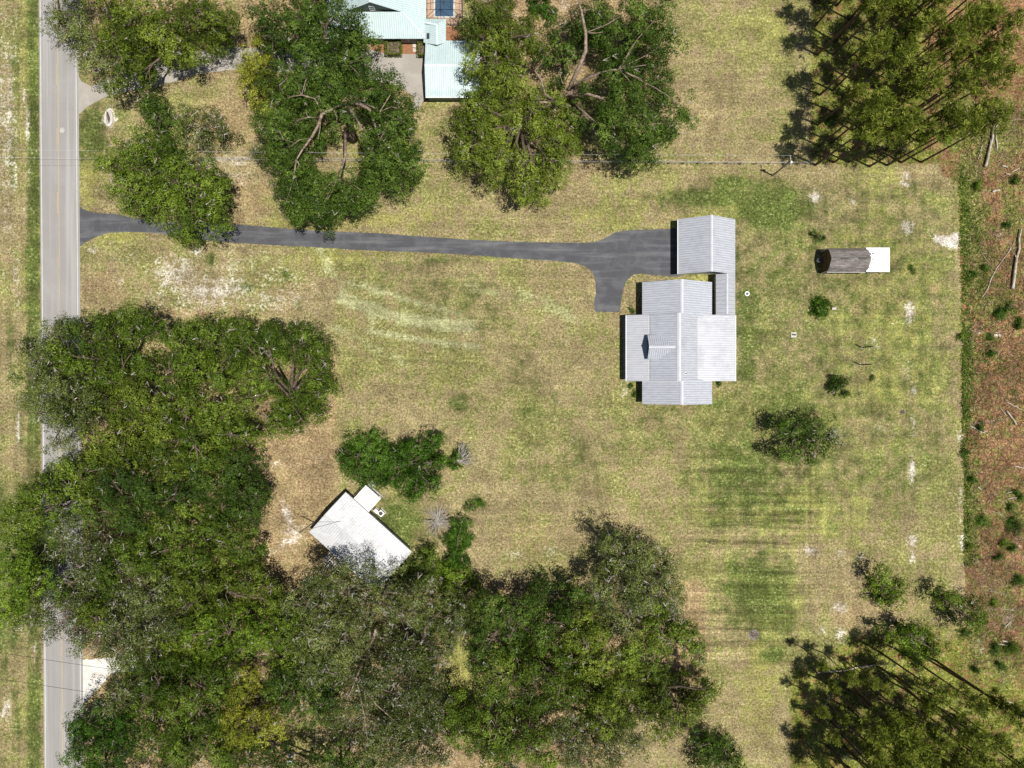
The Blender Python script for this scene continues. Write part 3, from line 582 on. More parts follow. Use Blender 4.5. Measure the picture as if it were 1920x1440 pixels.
sk = T(803, 68.5, 3.0); MB().box((sk.x, sk.y, 3.12), (.5, 1.05, .2)).build('skylight', M['glass'], NH)
for xx in (712, 745, 760): 
    p = T(xx, 75, 1.4); window(NH, (p.x, ye + .47, 1.4), 1.2, 1.2, 0, -1)
NG = empty('teal_garage', (0, 0, 0), 'square pale teal metal roofed garage beside the concrete courtyard, oak leaning over its right side', 'garage')
a0, a1 = T(798, 182, 2.7), T(900, 182, 2.7); b0 = T(798, 76, 2.7); ygr = (a0.y + b0.y) / 2
w = MB(); gable_wall(w, a0.x + .35, a1.x - .35, a0.y + .4, b0.y - .3, 2.6, 3.85, 'x'); w.build('wall', M['siding_green'], NG)
roof(NG, [[(a0.x, a0.y, 2.7), (a1.x, a0.y, 2.7), (a1.x, ygr, 4.1), (a0.x, ygr, 4.1)], [(a1.x, b0.y, 2.7), (a0.x, b0.y, 2.7), (a0.x, ygr, 4.1), (a1.x, ygr, 4.1)]], M['roof_teal'], M['rib_teal'], .4, caps=[((a0.x, ygr, 4.1), (a1.x, ygr, 4.1), .27)], capmat=M['cap_teal'], capw=.45)
MB().box(((a0.x + a1.x) / 2, a0.y - .06, 2.64), (a1.x - a0.x, .12, .12)).build('gutter', M['white_trim'], NG)
door(NG, (a0.x + .32, a0.y + 5.2, 1.15), 4.6, 2.2, -1, 0, name='garage_door'); window(NG, (a0.x + 5, a0.y + .37, 1.5), 1.2, 1, 0, -1)
# pool and its screen enclosure
wp = T(816, 21); wq = T(850, 21)
pl = empty('swimming_pool', ((wp.x + wq.x) / 2, wp.y + 3, 0), 'blue swimming pool set in the tan deck inside the screen enclosure', 'pool')
MB().box((0, 0, .035), (3.4, 8, .03)).build('water', M['water'], pl)
cpm = MB(); [cpm.box((s * 1.85, 0, .045), (.3, 8.3, .05)) for s in (-1, 1)]; cpm.box((0, -4.15, .045), (3.39, .3, .05)); cpm.build('coping', M['white_conc'], pl)
SC = empty('screen_enclosure', (0, 0, 0), 'dark metal screen enclosure frame over the swimming pool', 'pool enclosure')
s0, s1 = T(801, 48, 0), T(868, 48, 0); X0, X1, Y0, Y1 = s0.x, s1.x, s0.y, s0.y + 14; sf = MB(); xm = (X0 + X1) / 2; hz, hr = 2.6, 3.4
for x in (X0, X1):
    for k in range(6): sf.tube([(x, Y0 + k * 2.6, 0), (x, Y0 + k * 2.6, hz)], .05, 4)
    for z in (.05, 1.3, hz): sf.tube([(x, Y0, z), (x, Y1, z)], .05, 4)
for x in np.linspace(X0, X1, 4): sf.tube([(x, Y0, 0), (x, Y0, hz)], .05, 4)
for z in (.05, 1.3, hz): sf.tube([(X0, Y0, z), (X1, Y0, z)], .055, 4)
sf.build('frame', M['dark_steel'], SC); rf = MB()
for k in range(5):
    y = Y0 + 2.6 + k * 2.8; rf.tube([(X0, y, hz), (xm, y, hr), (X1, y, hz)], .05, 4)
rf.tube([(X0, Y0, hz), (xm, Y0 + 2.6, hr), (X1, Y0, hz)], .05, 4); rf.tube([(xm, Y0 + 2.6, hr), (xm, Y1, hr)], .05, 4); rf.tube([(xm, Y0, hz), (xm, Y0 + 2.6, hr)], .05, 4)
for s in (-1, 1): rf.tube([(xm + s * 1.2, Y0, hz), (xm, Y0 + 2.6, hr)], .035, 4); rf.tube([(xm + s * 1.9, Y0 + 2.6, 3.0), (xm + s * 1.9, Y1, 3.0)], .04, 4)
rf.build('roof_bars', M['dark_steel'], SC)
for i, (x, y, lb) in enumerate(((777, 86, 'white square stepping stone nearest the teal house wall'), (777.5, 94, 'white square stepping stone nearest the concrete courtyard'))):
    p = T(x, y); o = MB().box((0, 0, .03), (.62, .62, .06)).build('stepping_stone', M['white_conc'], loc=p); tag(o, lb, 'stepping stone', 'stepping stones by the teal house')

# --- the barn shed
SH = empty('shed', (0, 0, 0), 'barn shaped shed with grey shingle roof, brown end wall and bright white roof patch', 'shed')
sx0, sx1, sy0, sy1 = 57.9, 65.0, 20.55, 24.95; sm = (sy0 + sy1) / 2
prof = [(sy0, 2.5), (sy0 + .65, 3.55), (sm, 4.4), (sy1 - .65, 3.55), (sy1, 2.5)]
wpf = [(sy0 + .12, 0)] + [(sy0 + .12, 2.5)] + [(sy0 + .72, 3.47), (sm, 4.3), (sy1 - .72, 3.47)] + [(sy1 - .12, 2.5), (sy1 - .12, 0)]
w = MB(); n = len(wpf); w.add([(sx0 + .03, a, b) for a, b in wpf] + [(sx1 - .1, a, b) for a, b in wpf], [tuple(range(n))[::-1], tuple(range(n, 2 * n))] + [(i, (i + 1) % n, n + (i + 1) % n, n + i) for i in range(n)])
w.build('wall', M['siding_brown'], SH)
r = MB()
for (ya, za), (yb, zb) in zip(prof[:-1], prof[1:]): r.slab([(sx0 - .08, ya, za), (sx1, ya, za), (sx1, yb, zb), (sx0 - .08, yb, zb)], .08)
ro = r.build('roof', M['shingle'], SH)
rv = MB(); [rv.box((a, sm, 4.45), (1.35, .3, .09)) for a in (60.2, 63.4)]; rv.build('ridge_vent', M['dark_steel'], ro)
wpn = MB(); wpn.box((67.0, sm, 2.93), (4.3, 4.45, .08)); aw = wpn.build('flat_roof', mat_simple('white_sheet', (.72, .72, .71), (.66, .66, .65), 2, .5), SH)
wps = MB(); [wps.box((a, b_, 1.44), (.12, .12, 2.88)) for a in (66.6, 69.0) for b_ in (sy0 + .15, sy1 - .15)]; wps.build('awning_posts', M['white_trim'], SH)
lf = MB(); random.seed(3)  # dark flecks standing in for ragged shadow and wall detail at the shed end
for _ in range(40): a = 64.95 + abs(random.gauss(0, .55)); lf.box((a, random.uniform(sy0 + .6, sy1 - .6), 2.985), (random.uniform(.1, .45), random.uniform(.06, .2), .02), random.uniform(-.3, .3))
lf.build('edge_shadow_flecks', M['ash'], aw)
fr = MB(); fr.box((sx0 - .02, sm - .9, 1.1), (.06, 1.1, 2.1)); fr.box((sx0 - .02, sm + .9, 1.1), (.06, 1.1, 2.1)); fr.build('shed_door', M['siding_brown'], SH)
tr = MB(); tr.box(((sx0 + sx1) / 2, sy0 - .03, 2.46), (sx1 - sx0, .05, .1)); tr.box((sx0 + .0, sy0 + .15, 1.25), (.1, .1, 2.5)); tr.box((sx0 + .0, sy1 - .15, 1.25), (.1, .1, 2.5)); tr.build('trim', M['white_trim'], SH)
p = T(1534, 489); tk = empty('rain_barrel', p, 'round grey barrel standing at the brown end of the shed', 'barrel')
b = MB(); b.tube([(0, 0, 0), (0, 0, .25), (0, 0, .65), (0, 0, .9)], [.36, .42, .42, .36], 14); b.build('body', M['galv'], tk); b = MB(); b.tube([(0, 0, .9), (0, 0, .95)], .3, 14); b.build('lid', M['dark_steel'], tk)

# ---------------------------------------------------------------- foliage machinery
def leaf_quads(P, Nrm, size, asp, R):
    n = len(P); a = R.normal(size=(n, 3)); u = np.cross(Nrm, a); u /= np.linalg.norm(u, axis=1)[:, None] + 1e-9; v = np.cross(Nrm, u)
    s = size[:, None]; u = u * s * .5; v = v * s * .5 * asp
    co = np.stack([P - u, P - v * .9 + u * .1, P + u, P + v * .9 + u * .1], 1).reshape(-1, 3)
    return co, np.arange(4 * n).reshape(n, 4)
def clumps_leaves(C, rad, per, size, R, flat=.75, asp=.6, up=.5, BO=None, BD=None):
    """C clump centres (n,3), rad (n,), per leaves each at rad 1"""
    cnt = np.maximum(6, (per * rad ** 2).astype(int)); idx = np.repeat(np.arange(len(C)), cnt); n = len(idx)
    d = R.normal(size=(n, 3)); d[:, 2] = np.abs(d[:, 2]) * 1.1 - .25; d /= np.linalg.norm(d, axis=1)[:, None]
    rr = rad[idx] * R.uniform(.55, 1.12, n); P = C[idx] + d * rr[:, None] * np.array([1, 1, flat])
    Nn = d * .6 + R.normal(size=(n, 3)) * .45 + np.array([0, 0, up])
    if BD is not None: Nn = d * .5 + BD[idx] * 1.1 + R.normal(size=(n, 3)) * .36 + np.array([0, 0, .1])
    Nn /= np.linalg.norm(Nn, axis=1)[:, None]
    co, f = leaf_quads(P, Nn, size * R.uniform(.65, 1.35, n), asp, R)
    return co, f, R.uniform(0, 1, n), (R.uniform(0, 1, len(C)) if BO is None else BO)[idx]
STY = {  # leaf size, leaves per unit clump, clump radius range, twigs, moss
 'green': (.36, 46, (.55, 1.15), 1.0, 0), 'deep': (.36, 46, (.6, 1.2), .6, 0), 'light': (.34, 44, (.5, 1.1), .9, 0), 'yellow': (.34, 46, (.5, .95), .5, 0),
 'bright': (.34, 46, (.5, 1.0), .6, 0), 'moss': (.30, 46, (.45, 1.0), 2.2, 1), 'lush': (.40, 52, (.5, 1.0), .4, 0)}
def tree(name, label, style, h, lobes, base=None, limbs=None, group=None, cat='tree', cover=1.0, low=.8, zvar=4.6, trunk_r=None, notrunk=False, flatness=.72, twigs=None):
    seed = abs(hash((round(lobes[0][0]), round(lobes[0][1]), len(lobes)))) % 100000
    R = np.random.default_rng(seed); rnd = random.Random(seed)
    ls, per, (c0, c1), tw, moss = STY[style]; tw = tw if twigs is None else twigs
    L = []
    for lb in lobes:
        dz = lb[3] if len(lb) > 3 else rnd.uniform(-zvar, 0)
        z = h + dz; Rr = lb[2] / 10 * (1 - z / H); zc = z - .35 * Rr * flatness * 2; p = T(lb[0], lb[1], zc); L.append((p.x, p.y, z, Rr))
    if base is None:
        b = Vector((np.mean([l[0] for l in L]), np.mean([l[1] for l in L]), 0))
    else: b = T(*base)
    root = empty(name, b, label, cat, group)
    tone = R.normal(0, .1); CC, RR, BB, DD = [], [], [], []; big = h > 5
    for (x, y, z, r) in L:
        r *= 1.16; ph = R.uniform(0, 6.28, 4); lt = R.normal(0, .2) + tone; b0, b1 = (.85, 2.1) if big else (.5, .9)
        b0, b1 = min(b0, r * .45), min(b1, r * .6); am = (b0 + b1) / 2
        for layer, dens in ((0, 1.0), (1, low)):
            nb = max(4, int(cover * dens * r * r / am ** 2 * (1.10 if layer == 0 else 1.6))); th = R.uniform(0, 6.283, nb); q = np.sqrt(R.uniform(0, 1, nb))
            edge = r * (1 + .10 * np.sin(2 * th + ph[0]) + .10 * np.sin(3 * th + ph[1]) + .08 * np.sin(5 * th + ph[2])) - am * .5
            d = q * edge * (1 if layer == 0 else .92); br = R.uniform(b0, b1, nb)
            bz = z - flatness * r * 1.25 * (d / r) ** 2 - (2.0 + .35 * r if layer else 0) + R.normal(0, .9 if big else .12, nb) - br * .6
            bx, by = x + d * np.cos(th), y + d * np.sin(th)
            cr0 = .42 if big else .27; nc = np.maximum(4, (2.1 * (br / cr0) ** 2 * .8).astype(int)); idx = np.repeat(np.arange(nb), nc); n = len(idx)
            dd = R.normal(size=(n, 3)); dd[:, 2] = np.abs(dd[:, 2]) * 1.2 - .3; dd /= np.linalg.norm(dd, axis=1)[:, None]
            cp = np.stack([bx, by, bz], 1)[idx] + dd * br[idx][:, None] * np.array([1, 1, .8]) * R.uniform(.7, 1.05, n)[:, None]; cr = R.uniform(.7, 1.3, n) * cr0
            cp[:, 2] = np.maximum(cp[:, 2], cr * .4 + (.1 if h < 4 else 1.0 if h < 8 else 2.0)); CC.append(cp); RR.append(cr); DD.append(dd + np.stack([d * np.cos(th), d * np.sin(th), 0 * d], 1)[idx] / r * .7); BB.append(np.clip(.5 + lt + R.normal(0, .16, nb)[idx] + R.normal(0, .08, n), 0, 1))
    CC = np.concatenate(CC); RR = np.concatenate(RR); lsz = (.30 if big else .23 if h >= 3.5 else .17) * (.85 if style == 'moss' else 1)
    k = .42 if big else .27
    co, f, ti, bo = clumps_leaves(CC, RR, 11 / k ** 2, lsz, R, flat=.8, up=.75, BO=np.concatenate(BB), BD=np.concatenate(DD)); co -= np.array([b.x, b.y, 0])
    npmesh('crown', co, f, 4, LEAF[style], root, attrs={'tint': ti, 'bough': bo})
    if not notrunk:
        m = MB(); tr_ = trunk_r or min(.65, .07 + .028 * h * (1 + .06 * len(lobes))); fk = Vector((0, 0, h * .28))
        m.tube([(0, 0, -.1), (.05, 0, h * .12), fk + Vector((0, 0, .2))], [tr_ * 1.35, tr_, tr_ * .85], 8)
        for (x, y, z, r) in L:
            if limbs: continue
            e = Vector((x - b.x, y - b.y, z - r * .35)); mid = fk.lerp(e, .5) + Vector((rnd.uniform(-1, 1), rnd.uniform(-1, 1), rnd.uniform(-.3, 1.0))) * min(1, h / 12)
            m.tube([fk, fk.lerp(mid, .5) + Vector((0, 0, .2)), mid, mid.lerp(e, .6) + Vector((rnd.uniform(-.5, .5), rnd.uniform(-.5, .5), .2)), e], [tr_ * .6, tr_ * .5, tr_ * .36, tr_ * .22, .04], 6, False)
            for _ in range(int(2 + r * .9)):
                a = rnd.uniform(0, 6.28); q = rnd.uniform(.4, .9) * r; e2 = Vector((x - b.x + math.cos(a) * q, y - b.y + math.sin(a) * q, z - flatness * r * (q / r) ** 2 - .6))
                s0 = mid.lerp(e, rnd.uniform(.3, .95)); m.tube([s0, s0.lerp(e2, .5) + Vector((rnd.uniform(-.5, .5), rnd.uniform(-.5, .5), rnd.uniform(-.2, .3))), e2], [tr_ * .2, tr_ * .12, .03], 5, False)
        m.build('trunk', M['bark'], root, smooth=True)
        if limbs:
            lm_ = MB(); tips = [T(*q_) - b for pp_, _a, _b in limbs for q_ in pp_[1:]]
            for (x, y, z, r) in L:
                e = Vector((x - b.x, y - b.y, z - r * .5)); s0 = min(tips, key=lambda q_: (q_ - e).length); mid = s0.lerp(e, .5) + Vector((rnd.uniform(-.6, .6), rnd.uniform(-.6, .6), .3))
                lm_.tube([s0, mid, e], [.11, .08, .03], 5, False)
            for pts, r0, r1 in limbs:
                q = [T(*p) - b for p in pts]; n = len(q)
                q = [p + Vector((rnd.uniform(-.12, .12), rnd.uniform(-.12, .12), 0)) for p in q]
                lm_.tube(q, [r0 + (r1 - r0) * i / (n - 1) for i in range(n)], 7)
            lm_.build('limbs', M['limb'], root, smooth=True)
        if tw > 0:
            m = MB()
            for (x, y, z, r) in L:
                for _ in range(int(tw * r * 1.6)):
                    a = rnd.uniform(0, 6.28); q = math.sqrt(rnd.random()) * r * .95; p = Vector((x - b.x + math.cos(a) * q, y - b.y + math.sin(a) * q, z - flatness * r * 1.15 * (q / r) ** 2 + rnd.uniform(-.5, .15)))
                    dr_ = rnd.uniform(0, 6.28); ln = rnd.uniform(.5, 1.5)
                    for _b in range(rnd.choice((1, 2, 3))):
                        d2 = dr_ + rnd.uniform(-.8, .8); l2 = ln * rnd.uniform(.5, 1)
                        q1 = p + Vector((math.cos(d2), math.sin(d2), .15)) * l2 * .5 + Vector((rnd.uniform(-.15, .15), rnd.uniform(-.15, .15), 0)); q2 = q1 + Vector((math.cos(d2 + rnd.uniform(-.6, .6)), math.sin(d2 + rnd.uniform(-.6, .6)), .1)) * l2 * .5
                        m.tube([p, q1, q2], [.05, .035, .015], 3, False)
            m.build('twigs', M['twig'], root)['kind'] = 'stuff'
        if moss:
            sel = R.choice(len(CC), size=min(len(CC), int(len(CC) * .16)), replace=False); cc = CC[sel] + R.normal(0, .3, (len(sel), 3)); k = 5
            idx = np.repeat(np.arange(len(cc)), k); P = cc[idx] + R.normal(0, .32, (len(idx), 3)) + np.array([0, 0, .35]); Nn = R.normal(size=P.shape) + np.array([0, 0, .4]); Nn /= np.linalg.norm(Nn, axis=1)[:, None]
            co, f = leaf_quads(P, Nn, R.uniform(.18, .42, len(P)), .3, R); co -= np.array([b.x, b.y, 0]); npmesh('hanging_moss', co, f, 4, M['moss'], root)['kind'] = 'stuff'
    return root
# ---------------------------------------------------------------- oaks (photo pixels: x, y, radius of every bough)
tree('oak_tree', 'grey mossy oak hanging over the top left end of the road', 'moss', 13, [(105,30,42),(140,75,42),(165,115,32),(120,-20,40)], (140, 60))
tree('oak_tree', 'oak at the top edge, second tree from the road above the concrete driveway', 'light', 13, [(205,20,52),(245,80,48),(205,95,38),(200,150,24),(270,20,40),(235,125,30)], (240, 80))
tree('oak_tree', 'spreading olive green oak at the top edge over the curved concrete driveway', 'light', 13.5, [(320,20,55),(380,50,42),(395,20,42),(300,70,40),(340,95,26,-2),(268,140,20,-3)], (350, 85))
tree('oak_tree', 'small dark oak on the roadside lawn just below the concrete driveway', 'deep', 9, [(285,205,34),(268,180,22),(300,235,30)], (305, 225))
tree('oak_tree', 'small grey mossy tree on the brown lawn, left of the fence start', 'moss', 8, [(385,235,38),(345,222,24),(415,245,20),(375,260,24)], (390, 250), cover=.85)
tree('oak_tree', 'big round oak hanging over the asphalt driveway near the road', 'green', 14, [(205,305,30),(232,275,30),(222,345,30),(262,262,24),(400,345,28),(385,315,26),(240,385,26),(275,320,52),(340,330,50),(300,275,38),(372,400,42),(310,385,48),(378,355,38),(345,432,24),(255,360,42),(398,385,22),(250,280,24)], (330, 375))
tree('yellow_tree', 'yellow green leafy tree at the end of the visible curved driveway', 'yellow', 10, [(468,105,32),(478,165,32),(492,85,24),(462,140,24),(500,130,30),(480,190,18,-2)], (500, 150), cat='tree')
tree('oak_tree', 'dark oak at the top edge over the left end of the teal roofed house', 'deep', 15, [(500,25,45),(560,30,48),(615,65,42),(655,85,38),(560,75,36),(640,30,36),(680,60,24),(600,-20,50),(505,70,30)], (590, 90))
tree('oak_tree', 'dark oak between the teal roofed house and the wide hollow oak', 'deep', 13, [(610,120,42),(560,165,38),(660,125,40),(520,170,34),(620,160,26)], (610, 165))
tree('hollow_oak_tree', 'wide oak with bare twisting limbs in its open centre', 'deep', 14,
     [(515,205,36),(700,160,42),(740,165,32),(750,205,32),(725,240,38),(690,185,26),(560,170,26,-3),(510,245,24),(535,265,36),(522,325,34),(560,355,44),(575,395,36),(612,378,40),(600,412,22),(660,348,40),(690,365,26),(718,325,44),(755,305,34),(765,262,26),(652,215,18),(565,215,22,-3),(690,250,22,-3),(735,275,26),(640,360,32),(640,170,26),(590,232,26,-5),(540,245,30,-5),(628,245,16,-6),(605,190,28,-3),(560,305,26,-4),(695,290,26,-4),(610,345,30,-2),(520,290,26,-3),(580,135,36,-2),(540,135,34,-2),(715,215,28,-2),(560,330,34,-1),(722,285,30,-1),(505,265,20,-2),(770,235,18,-2),(535,385,18,-2),(660,385,18,-2),(480,225,18,-2),(625,345,22,-4),(590,270,16,-6)], (662, 262),
     limbs=[([(662,262,0),(656,225,4),(650,195,8.5)],.62,.45),([(650,195,8.5),(625,203,9.5),(603,215,10.5),(597,236,11),(584,258,11.5),(566,282,12),(556,300,12.3)],.40,.10),
            ([(652,195,8.5),(675,194,9.5),(692,205,10.5),(700,228,10.5),(712,262,11)],.42,.14),([(654,198,8.5),(672,228,9.5),(680,245,10)],.34,.18),([(604,212,10.5),(590,185,11.5),(566,178,12),(545,182,12.5)],.2,.06),
            ([(600,222,10.8),(578,220,12),(560,224,12.5)],.16,.05),([(586,258,11.5),(562,262,12.5),(545,274,12.5)],.12,.04),([(648,240,6),(647,290,8),(641,312,9.5),(634,331,11)],.30,.13),([(603,215,10.5),(600,245,11.5),(597,262,12)],.13,.04),
            ([(675,194,9.5),(698,200,11.5),(712,210,12)],.16,.05),([(545,182,12.5),(530,172,13),(524,160,13.3)],.07,.03),([(545,182,12.5),(520,190,13),(510,200,13.3)],.07,.03),([(566,280,12),(548,265,13),(532,262,13.2)],.07,.03)], cover=1.0, zvar=2.5)
tree('oak_tree', 'small grey leaved oak touching the left side of the hollow oak on the fence line', 'moss', 9, [(490,292,22),(478,285,14)], (505, 300), twigs=1)
tree('oak_tree', 'light green oak leaning over the right side of the teal garage', 'light', 13, [(900,20,42),(950,20,46),(915,75,42),(960,85,40),(890,120,26),(925,135,38),(965,145,36),(885,60,20),(1000,70,24),(910,165,22)], (935, 105))
tree('oak_tree', 'broad oak with bare forked limbs, its crown reaching the open lawn', 'deep', 15,
     [(1120,15,40),(1180,20,54),(1235,30,46),(1255,75,28),(1190,85,52),(1135,60,26),(1150,130,34,-1),(1225,120,42),(1190,165,48),(1150,195,36),(1240,175,38),(1290,205,26),(1270,230,24),(1160,225,40),(1205,235,44),(1185,275,34),(1150,270,24,-3),(1220,285,22,-3),(1245,245,26),(1112,60,30,-6),(1105,160,26,-6),(1062,95,26,-5),(1085,225,22,-5),(1135,195,22,-4),(1080,40,26,-5),(1140,240,28,-2),(1050,140,20,-6),(1040,62,24,-6),(1020,100,20,-6)], (1075, 190),  # lowest lobes near the limbs are added foliage, standing in for shaded grass
     limbs=[([(1075,190,0),(1070,178,4),(1066,168,7)],.65,.5),([(1066,168,7),(1083,133,9),(1097,95,11),(1099,62,12),(1090,20,13),(1082,-5,13)],.46,.12),([(1066,168,7),(1100,147,9.5),(1135,134,11.5),(1160,130,12.5)],.30,.1),
            ([(1070,183,6),(1100,177,9),(1130,184,10.5)],.36,.2),([(1072,190,4),(1100,215,7.5),(1128,238,9)],.3,.12),([(1064,180,6),(1035,192,8.5),(1005,190,10)],.3,.1),([(1040,190,8),(1022,176,10),(1014,150,11),(1003,132,12)],.24,.12),([(1072,190,4),(1106,228,6.5),(1122,262,8)],.26,.1)])
tree('oak_tree', 'light green oak below the teal garage, reaching down across the fence', 'light', 13, [(895,195,38),(955,190,42),(1015,178,30),(885,250,44),(945,250,50),(1000,225,36),(1060,225,36),(1055,270,38),(930,305,42),(980,320,40),(1035,310,36),(1010,352,32),(870,285,24,-3),(985,360,22,-2),(1045,195,26)], (975, 245))
tree('shrub', 'bright green bush at the top edge between the two oaks right of the pool', 'lush', 3.5, [(1010,5,22),(1030,25,16)], cat='shrub')
# left group
tree('oak_tree', 'big dense oak whose right side faces the lawn, rightmost of the roadside grove', 'green', 15, [(500,635,40),(552,645,44),(585,672,32),(600,735,26),(545,745,46),(520,795,36),(568,785,34),(485,695,46),(450,630,36),(590,705,26),(450,745,34)], (560, 740))
tree('oak_tree', 'green oak at the top edge of the roadside grove, second from the right', 'green', 15, [(330,630,46),(398,622,38),(370,690,52),(420,700,34),(310,700,48),(285,615,30),(440,665,28)], (400, 690))
tree('oak_tree', 'oak at the top of the roadside grove standing just right of the road', 'green', 14.5, [(150,625,36),(195,615,40),(245,605,36),(170,690,50),(235,685,50),(120,660,34)], (260, 690))
tree('oak_tree', 'oak whose crown spreads across the road to the left field', 'moss', 14, [(70,660,36),(50,700,32),(95,715,44),(90,775,38),(125,800,34),(45,650,22,-3),(100,830,22),(140,745,40),(92,628,30),(112,612,22),(100,680,40),(128,715,40),(80,755,34),(110,775,34)], (170, 745), twigs=1.4, cover=1.25)
tree('oak_tree', 'olive oak in the middle of the roadside grove, left half', 'light', 15, [(215,770,50),(275,790,50),(190,825,38),(250,740,44),(230,840,38)], (290, 790))
tree('oak_tree', 'green oak in the middle of the roadside grove, right half', 'green', 14.5, [(340,770,50),(400,790,46),(370,840,46),(440,810,38),(310,830,40),(470,820,22)], (410, 800))
tree('oak_tree', 'dark oak facing the cottage across bare red soil', 'deep', 13.5, [(400,900,46),(455,925,42),(440,870,34),(485,935,26),(350,885,46),(420,960,42),(470,965,24)], (460, 905))
tree('oak_tree', 'oak straddling the road below the short visible piece of road', 'green', 14, [(110,890,36),(65,915,34),(40,960,44),(110,950,46),(150,880,34),(15,990,40)], (180, 920))
tree('oak_tree', 'dark oak in the thick of the grove left of the cottage', 'deep', 14, [(215,900,50),(280,915,46),(190,960,50),(250,975,44),(330,935,36)], (290, 930))
tree('oak_tree', 'green oak right at the red soil clearing left of the cottage', 'green', 13.5, [(320,985,48),(385,1005,44),(440,1010,34),(290,1040,46),(350,1050,38),(465,1040,24)], (400, 990))
tree('oak_tree', 'bright yellow green oak at the left edge beyond the road', 'bright', 13, [(10,1040,44),(55,1050,42),(20,1100,44),(60,1110,44),(10,1150,34)], (110, 1045))
tree('oak_tree', 'greyish oak hanging over the road above the lower visible piece', 'moss', 13.5, [(120,1020,46),(175,1040,46),(120,1090,48),(170,1120,46),(110,1150,42),(160,1185,40),(105,1190,24),(60,1160,30),(140,1205,24),(185,1222,24),(230,1235,22)], (200, 1080))
tree('oak_tree', 'mossy oak with grey bare twigs deep in the lower left grove', 'moss', 14.5, [(245,1080,50),(290,1110,50),(240,1150,52),(300,1170,48),(210,1200,42),(260,1215,36)], (310, 1110))
tree('oak_tree', 'green oak below the red soil clearing', 'light', 14, [(370,1090,50),(430,1110,46),(470,1090,36),(350,1140,46),(410,1150,40),(500,1120,32)], (430, 1080))
tree('oak_tree', 'bright lime green oak in the middle of the lower left grove', 'bright', 14.5, [(430,1185,50),(480,1200,46),(390,1205,42),(360,1190,36),(510,1170,34)], (480, 1140))
tree('oak_tree', 'widest mossy oak directly below the cottage', 'moss', 15, [(600,1105,36),(635,1078,22,-2),(665,1092,40),(725,1110,42),(620,1165,52),(690,1165,54),(580,1190,42),(760,1150,42),(550,1130,28),(640,1215,42),(790,1110,28)], (670, 1110))
tree('oak_tree', 'mossy oak left of the thin yellow grass gap', 'moss', 14.5, [(760,1210,50),(810,1200,42),(790,1260,48),(730,1260,48),(820,1150,34),(700,1290,42),(760,1310,42),(830,1230,24)], (800, 1200))
tree('oak_tree', 'mossy oak in the lower middle with a bare forked trunk', 'moss', 14, [(630,1270,44),(580,1250,42),(640,1330,44),(690,1340,46),(750,1360,46),(600,1300,32),(800,1330,34),(690,1395,38)], (690, 1250),
     limbs=[([(690,1250,0),(688,1215,5),(700,1195,9),(704,1180,12)],.5,.15),([(688,1215,5),(676,1250,9),(668,1272,12)],.3,.1)])
tree('oak_tree', 'green oak right of the white gravel apron', 'green', 14, [(290,1265,48),(345,1280,52),(395,1290,42),(270,1310,42),(330,1335,46),(420,1260,30),(385,1340,36)], (370, 1240))
tree('oak_tree', 'grey twiggy oak at the corner of the white gravel apron', 'moss', 11, [(215,1290,28),(235,1320,36),(200,1330,28),(250,1285,26)], (260, 1290))
tree('maple_tree', 'dark broad leaved tree overhanging the bottom end of the road', 'lush', 12, [(165,1350,34),(145,1385,38),(195,1395,46),(235,1375,36),(135,1420,28),(210,1440,46),(170,1440,26)], (230, 1360))
tree('oak_tree', 'yellowish oak left of the small grass clearing near the bottom edge', 'yellow', 12.5, [(455,1300,36),(475,1340,36),(430,1345,38),(490,1375,32),(440,1385,34),(510,1340,20)], (500, 1290), cover=.9)
tree('oak_tree', 'green oak at the bottom edge, between the maple and the yellowish oak', 'green', 13, [(290,1390,46),(350,1400,50),(400,1420,42),(310,1440,46),(440,1435,36)], (390, 1350))
tree('oak_tree', 'dark oak at the bottom edge under the small grass clearing', 'deep', 13, [(510,1440,36),(470,1430,30),(560,1445,28),(640,1430,36),(690,1440,36),(600,1445,30)], (650, 1440))
tree('oak_tree', 'mossy oak at the bottom edge left of the pale dirt track', 'moss', 13.5, [(740,1420,44),(790,1400,40),(830,1420,30),(810,1370,30)], (790, 1360))
tree('oak_tree', 'dark oak right of the thin yellow grass gap', 'deep', 13.5, [(915,1150,34),(955,1150,40),(1000,1130,30),(905,1200,34),(955,1205,46),(1015,1190,38),(890,1235,20),(1050,1165,26,-2)], (955, 1140))
tree('oak_tree', 'tall grey green oak nearest the middle of the lawn in the lower grove', 'moss', 16, [(1165,1050,42),(1205,1040,38),(1240,1070,36),(1165,1105,50),(1225,1120,48),(1145,1020,24,-3),(1262,1110,30),(1270,1155,26),(1180,1160,46),(1120,1110,24)], (1165, 1050), twigs=1.6)
tree('oak_tree', 'oak at the right edge of the lower grove, under the tall grey green oak', 'green', 14, [(1240,1185,40),(1275,1210,34),(1308,1210,22),(1220,1230,42),(1180,1230,36),(1265,1165,22),(1310,1235,18)], (1215, 1155))
tree('oak_tree', 'oak furthest right at the bottom of the grove beside the straw coloured lawn', 'light', 13, [(1300,1300,38),(1322,1325,26),(1275,1340,40),(1235,1300,46),(1245,1360,38),(1195,1340,38),(1330,1290,18)], (1235, 1270))
tree('oak_tree', 'green oak in the centre of the lower grove', 'green', 14.5, [(920,1270,42),(970,1260,46),(1030,1250,46),(1000,1300,46),(1060,1290,44),(930,1310,34),(1085,1240,38)], (990, 1220))
tree('oak_tree', 'olive oak in the lower grove right of its centre', 'light', 14.5, [(1110,1290,46),(1150,1320,46),(1120,1350,42),(1180,1280,34),(1090,1190,38),(1130,1230,40)], (1105, 1240))
tree('oak_tree', 'oak at the bottom edge right of the pale dirt track', 'green', 13, [(920,1360,40),(960,1400,44),(905,1410,34),(1000,1360,42),(1020,1420,46),(950,1440,36)], (960, 1330))
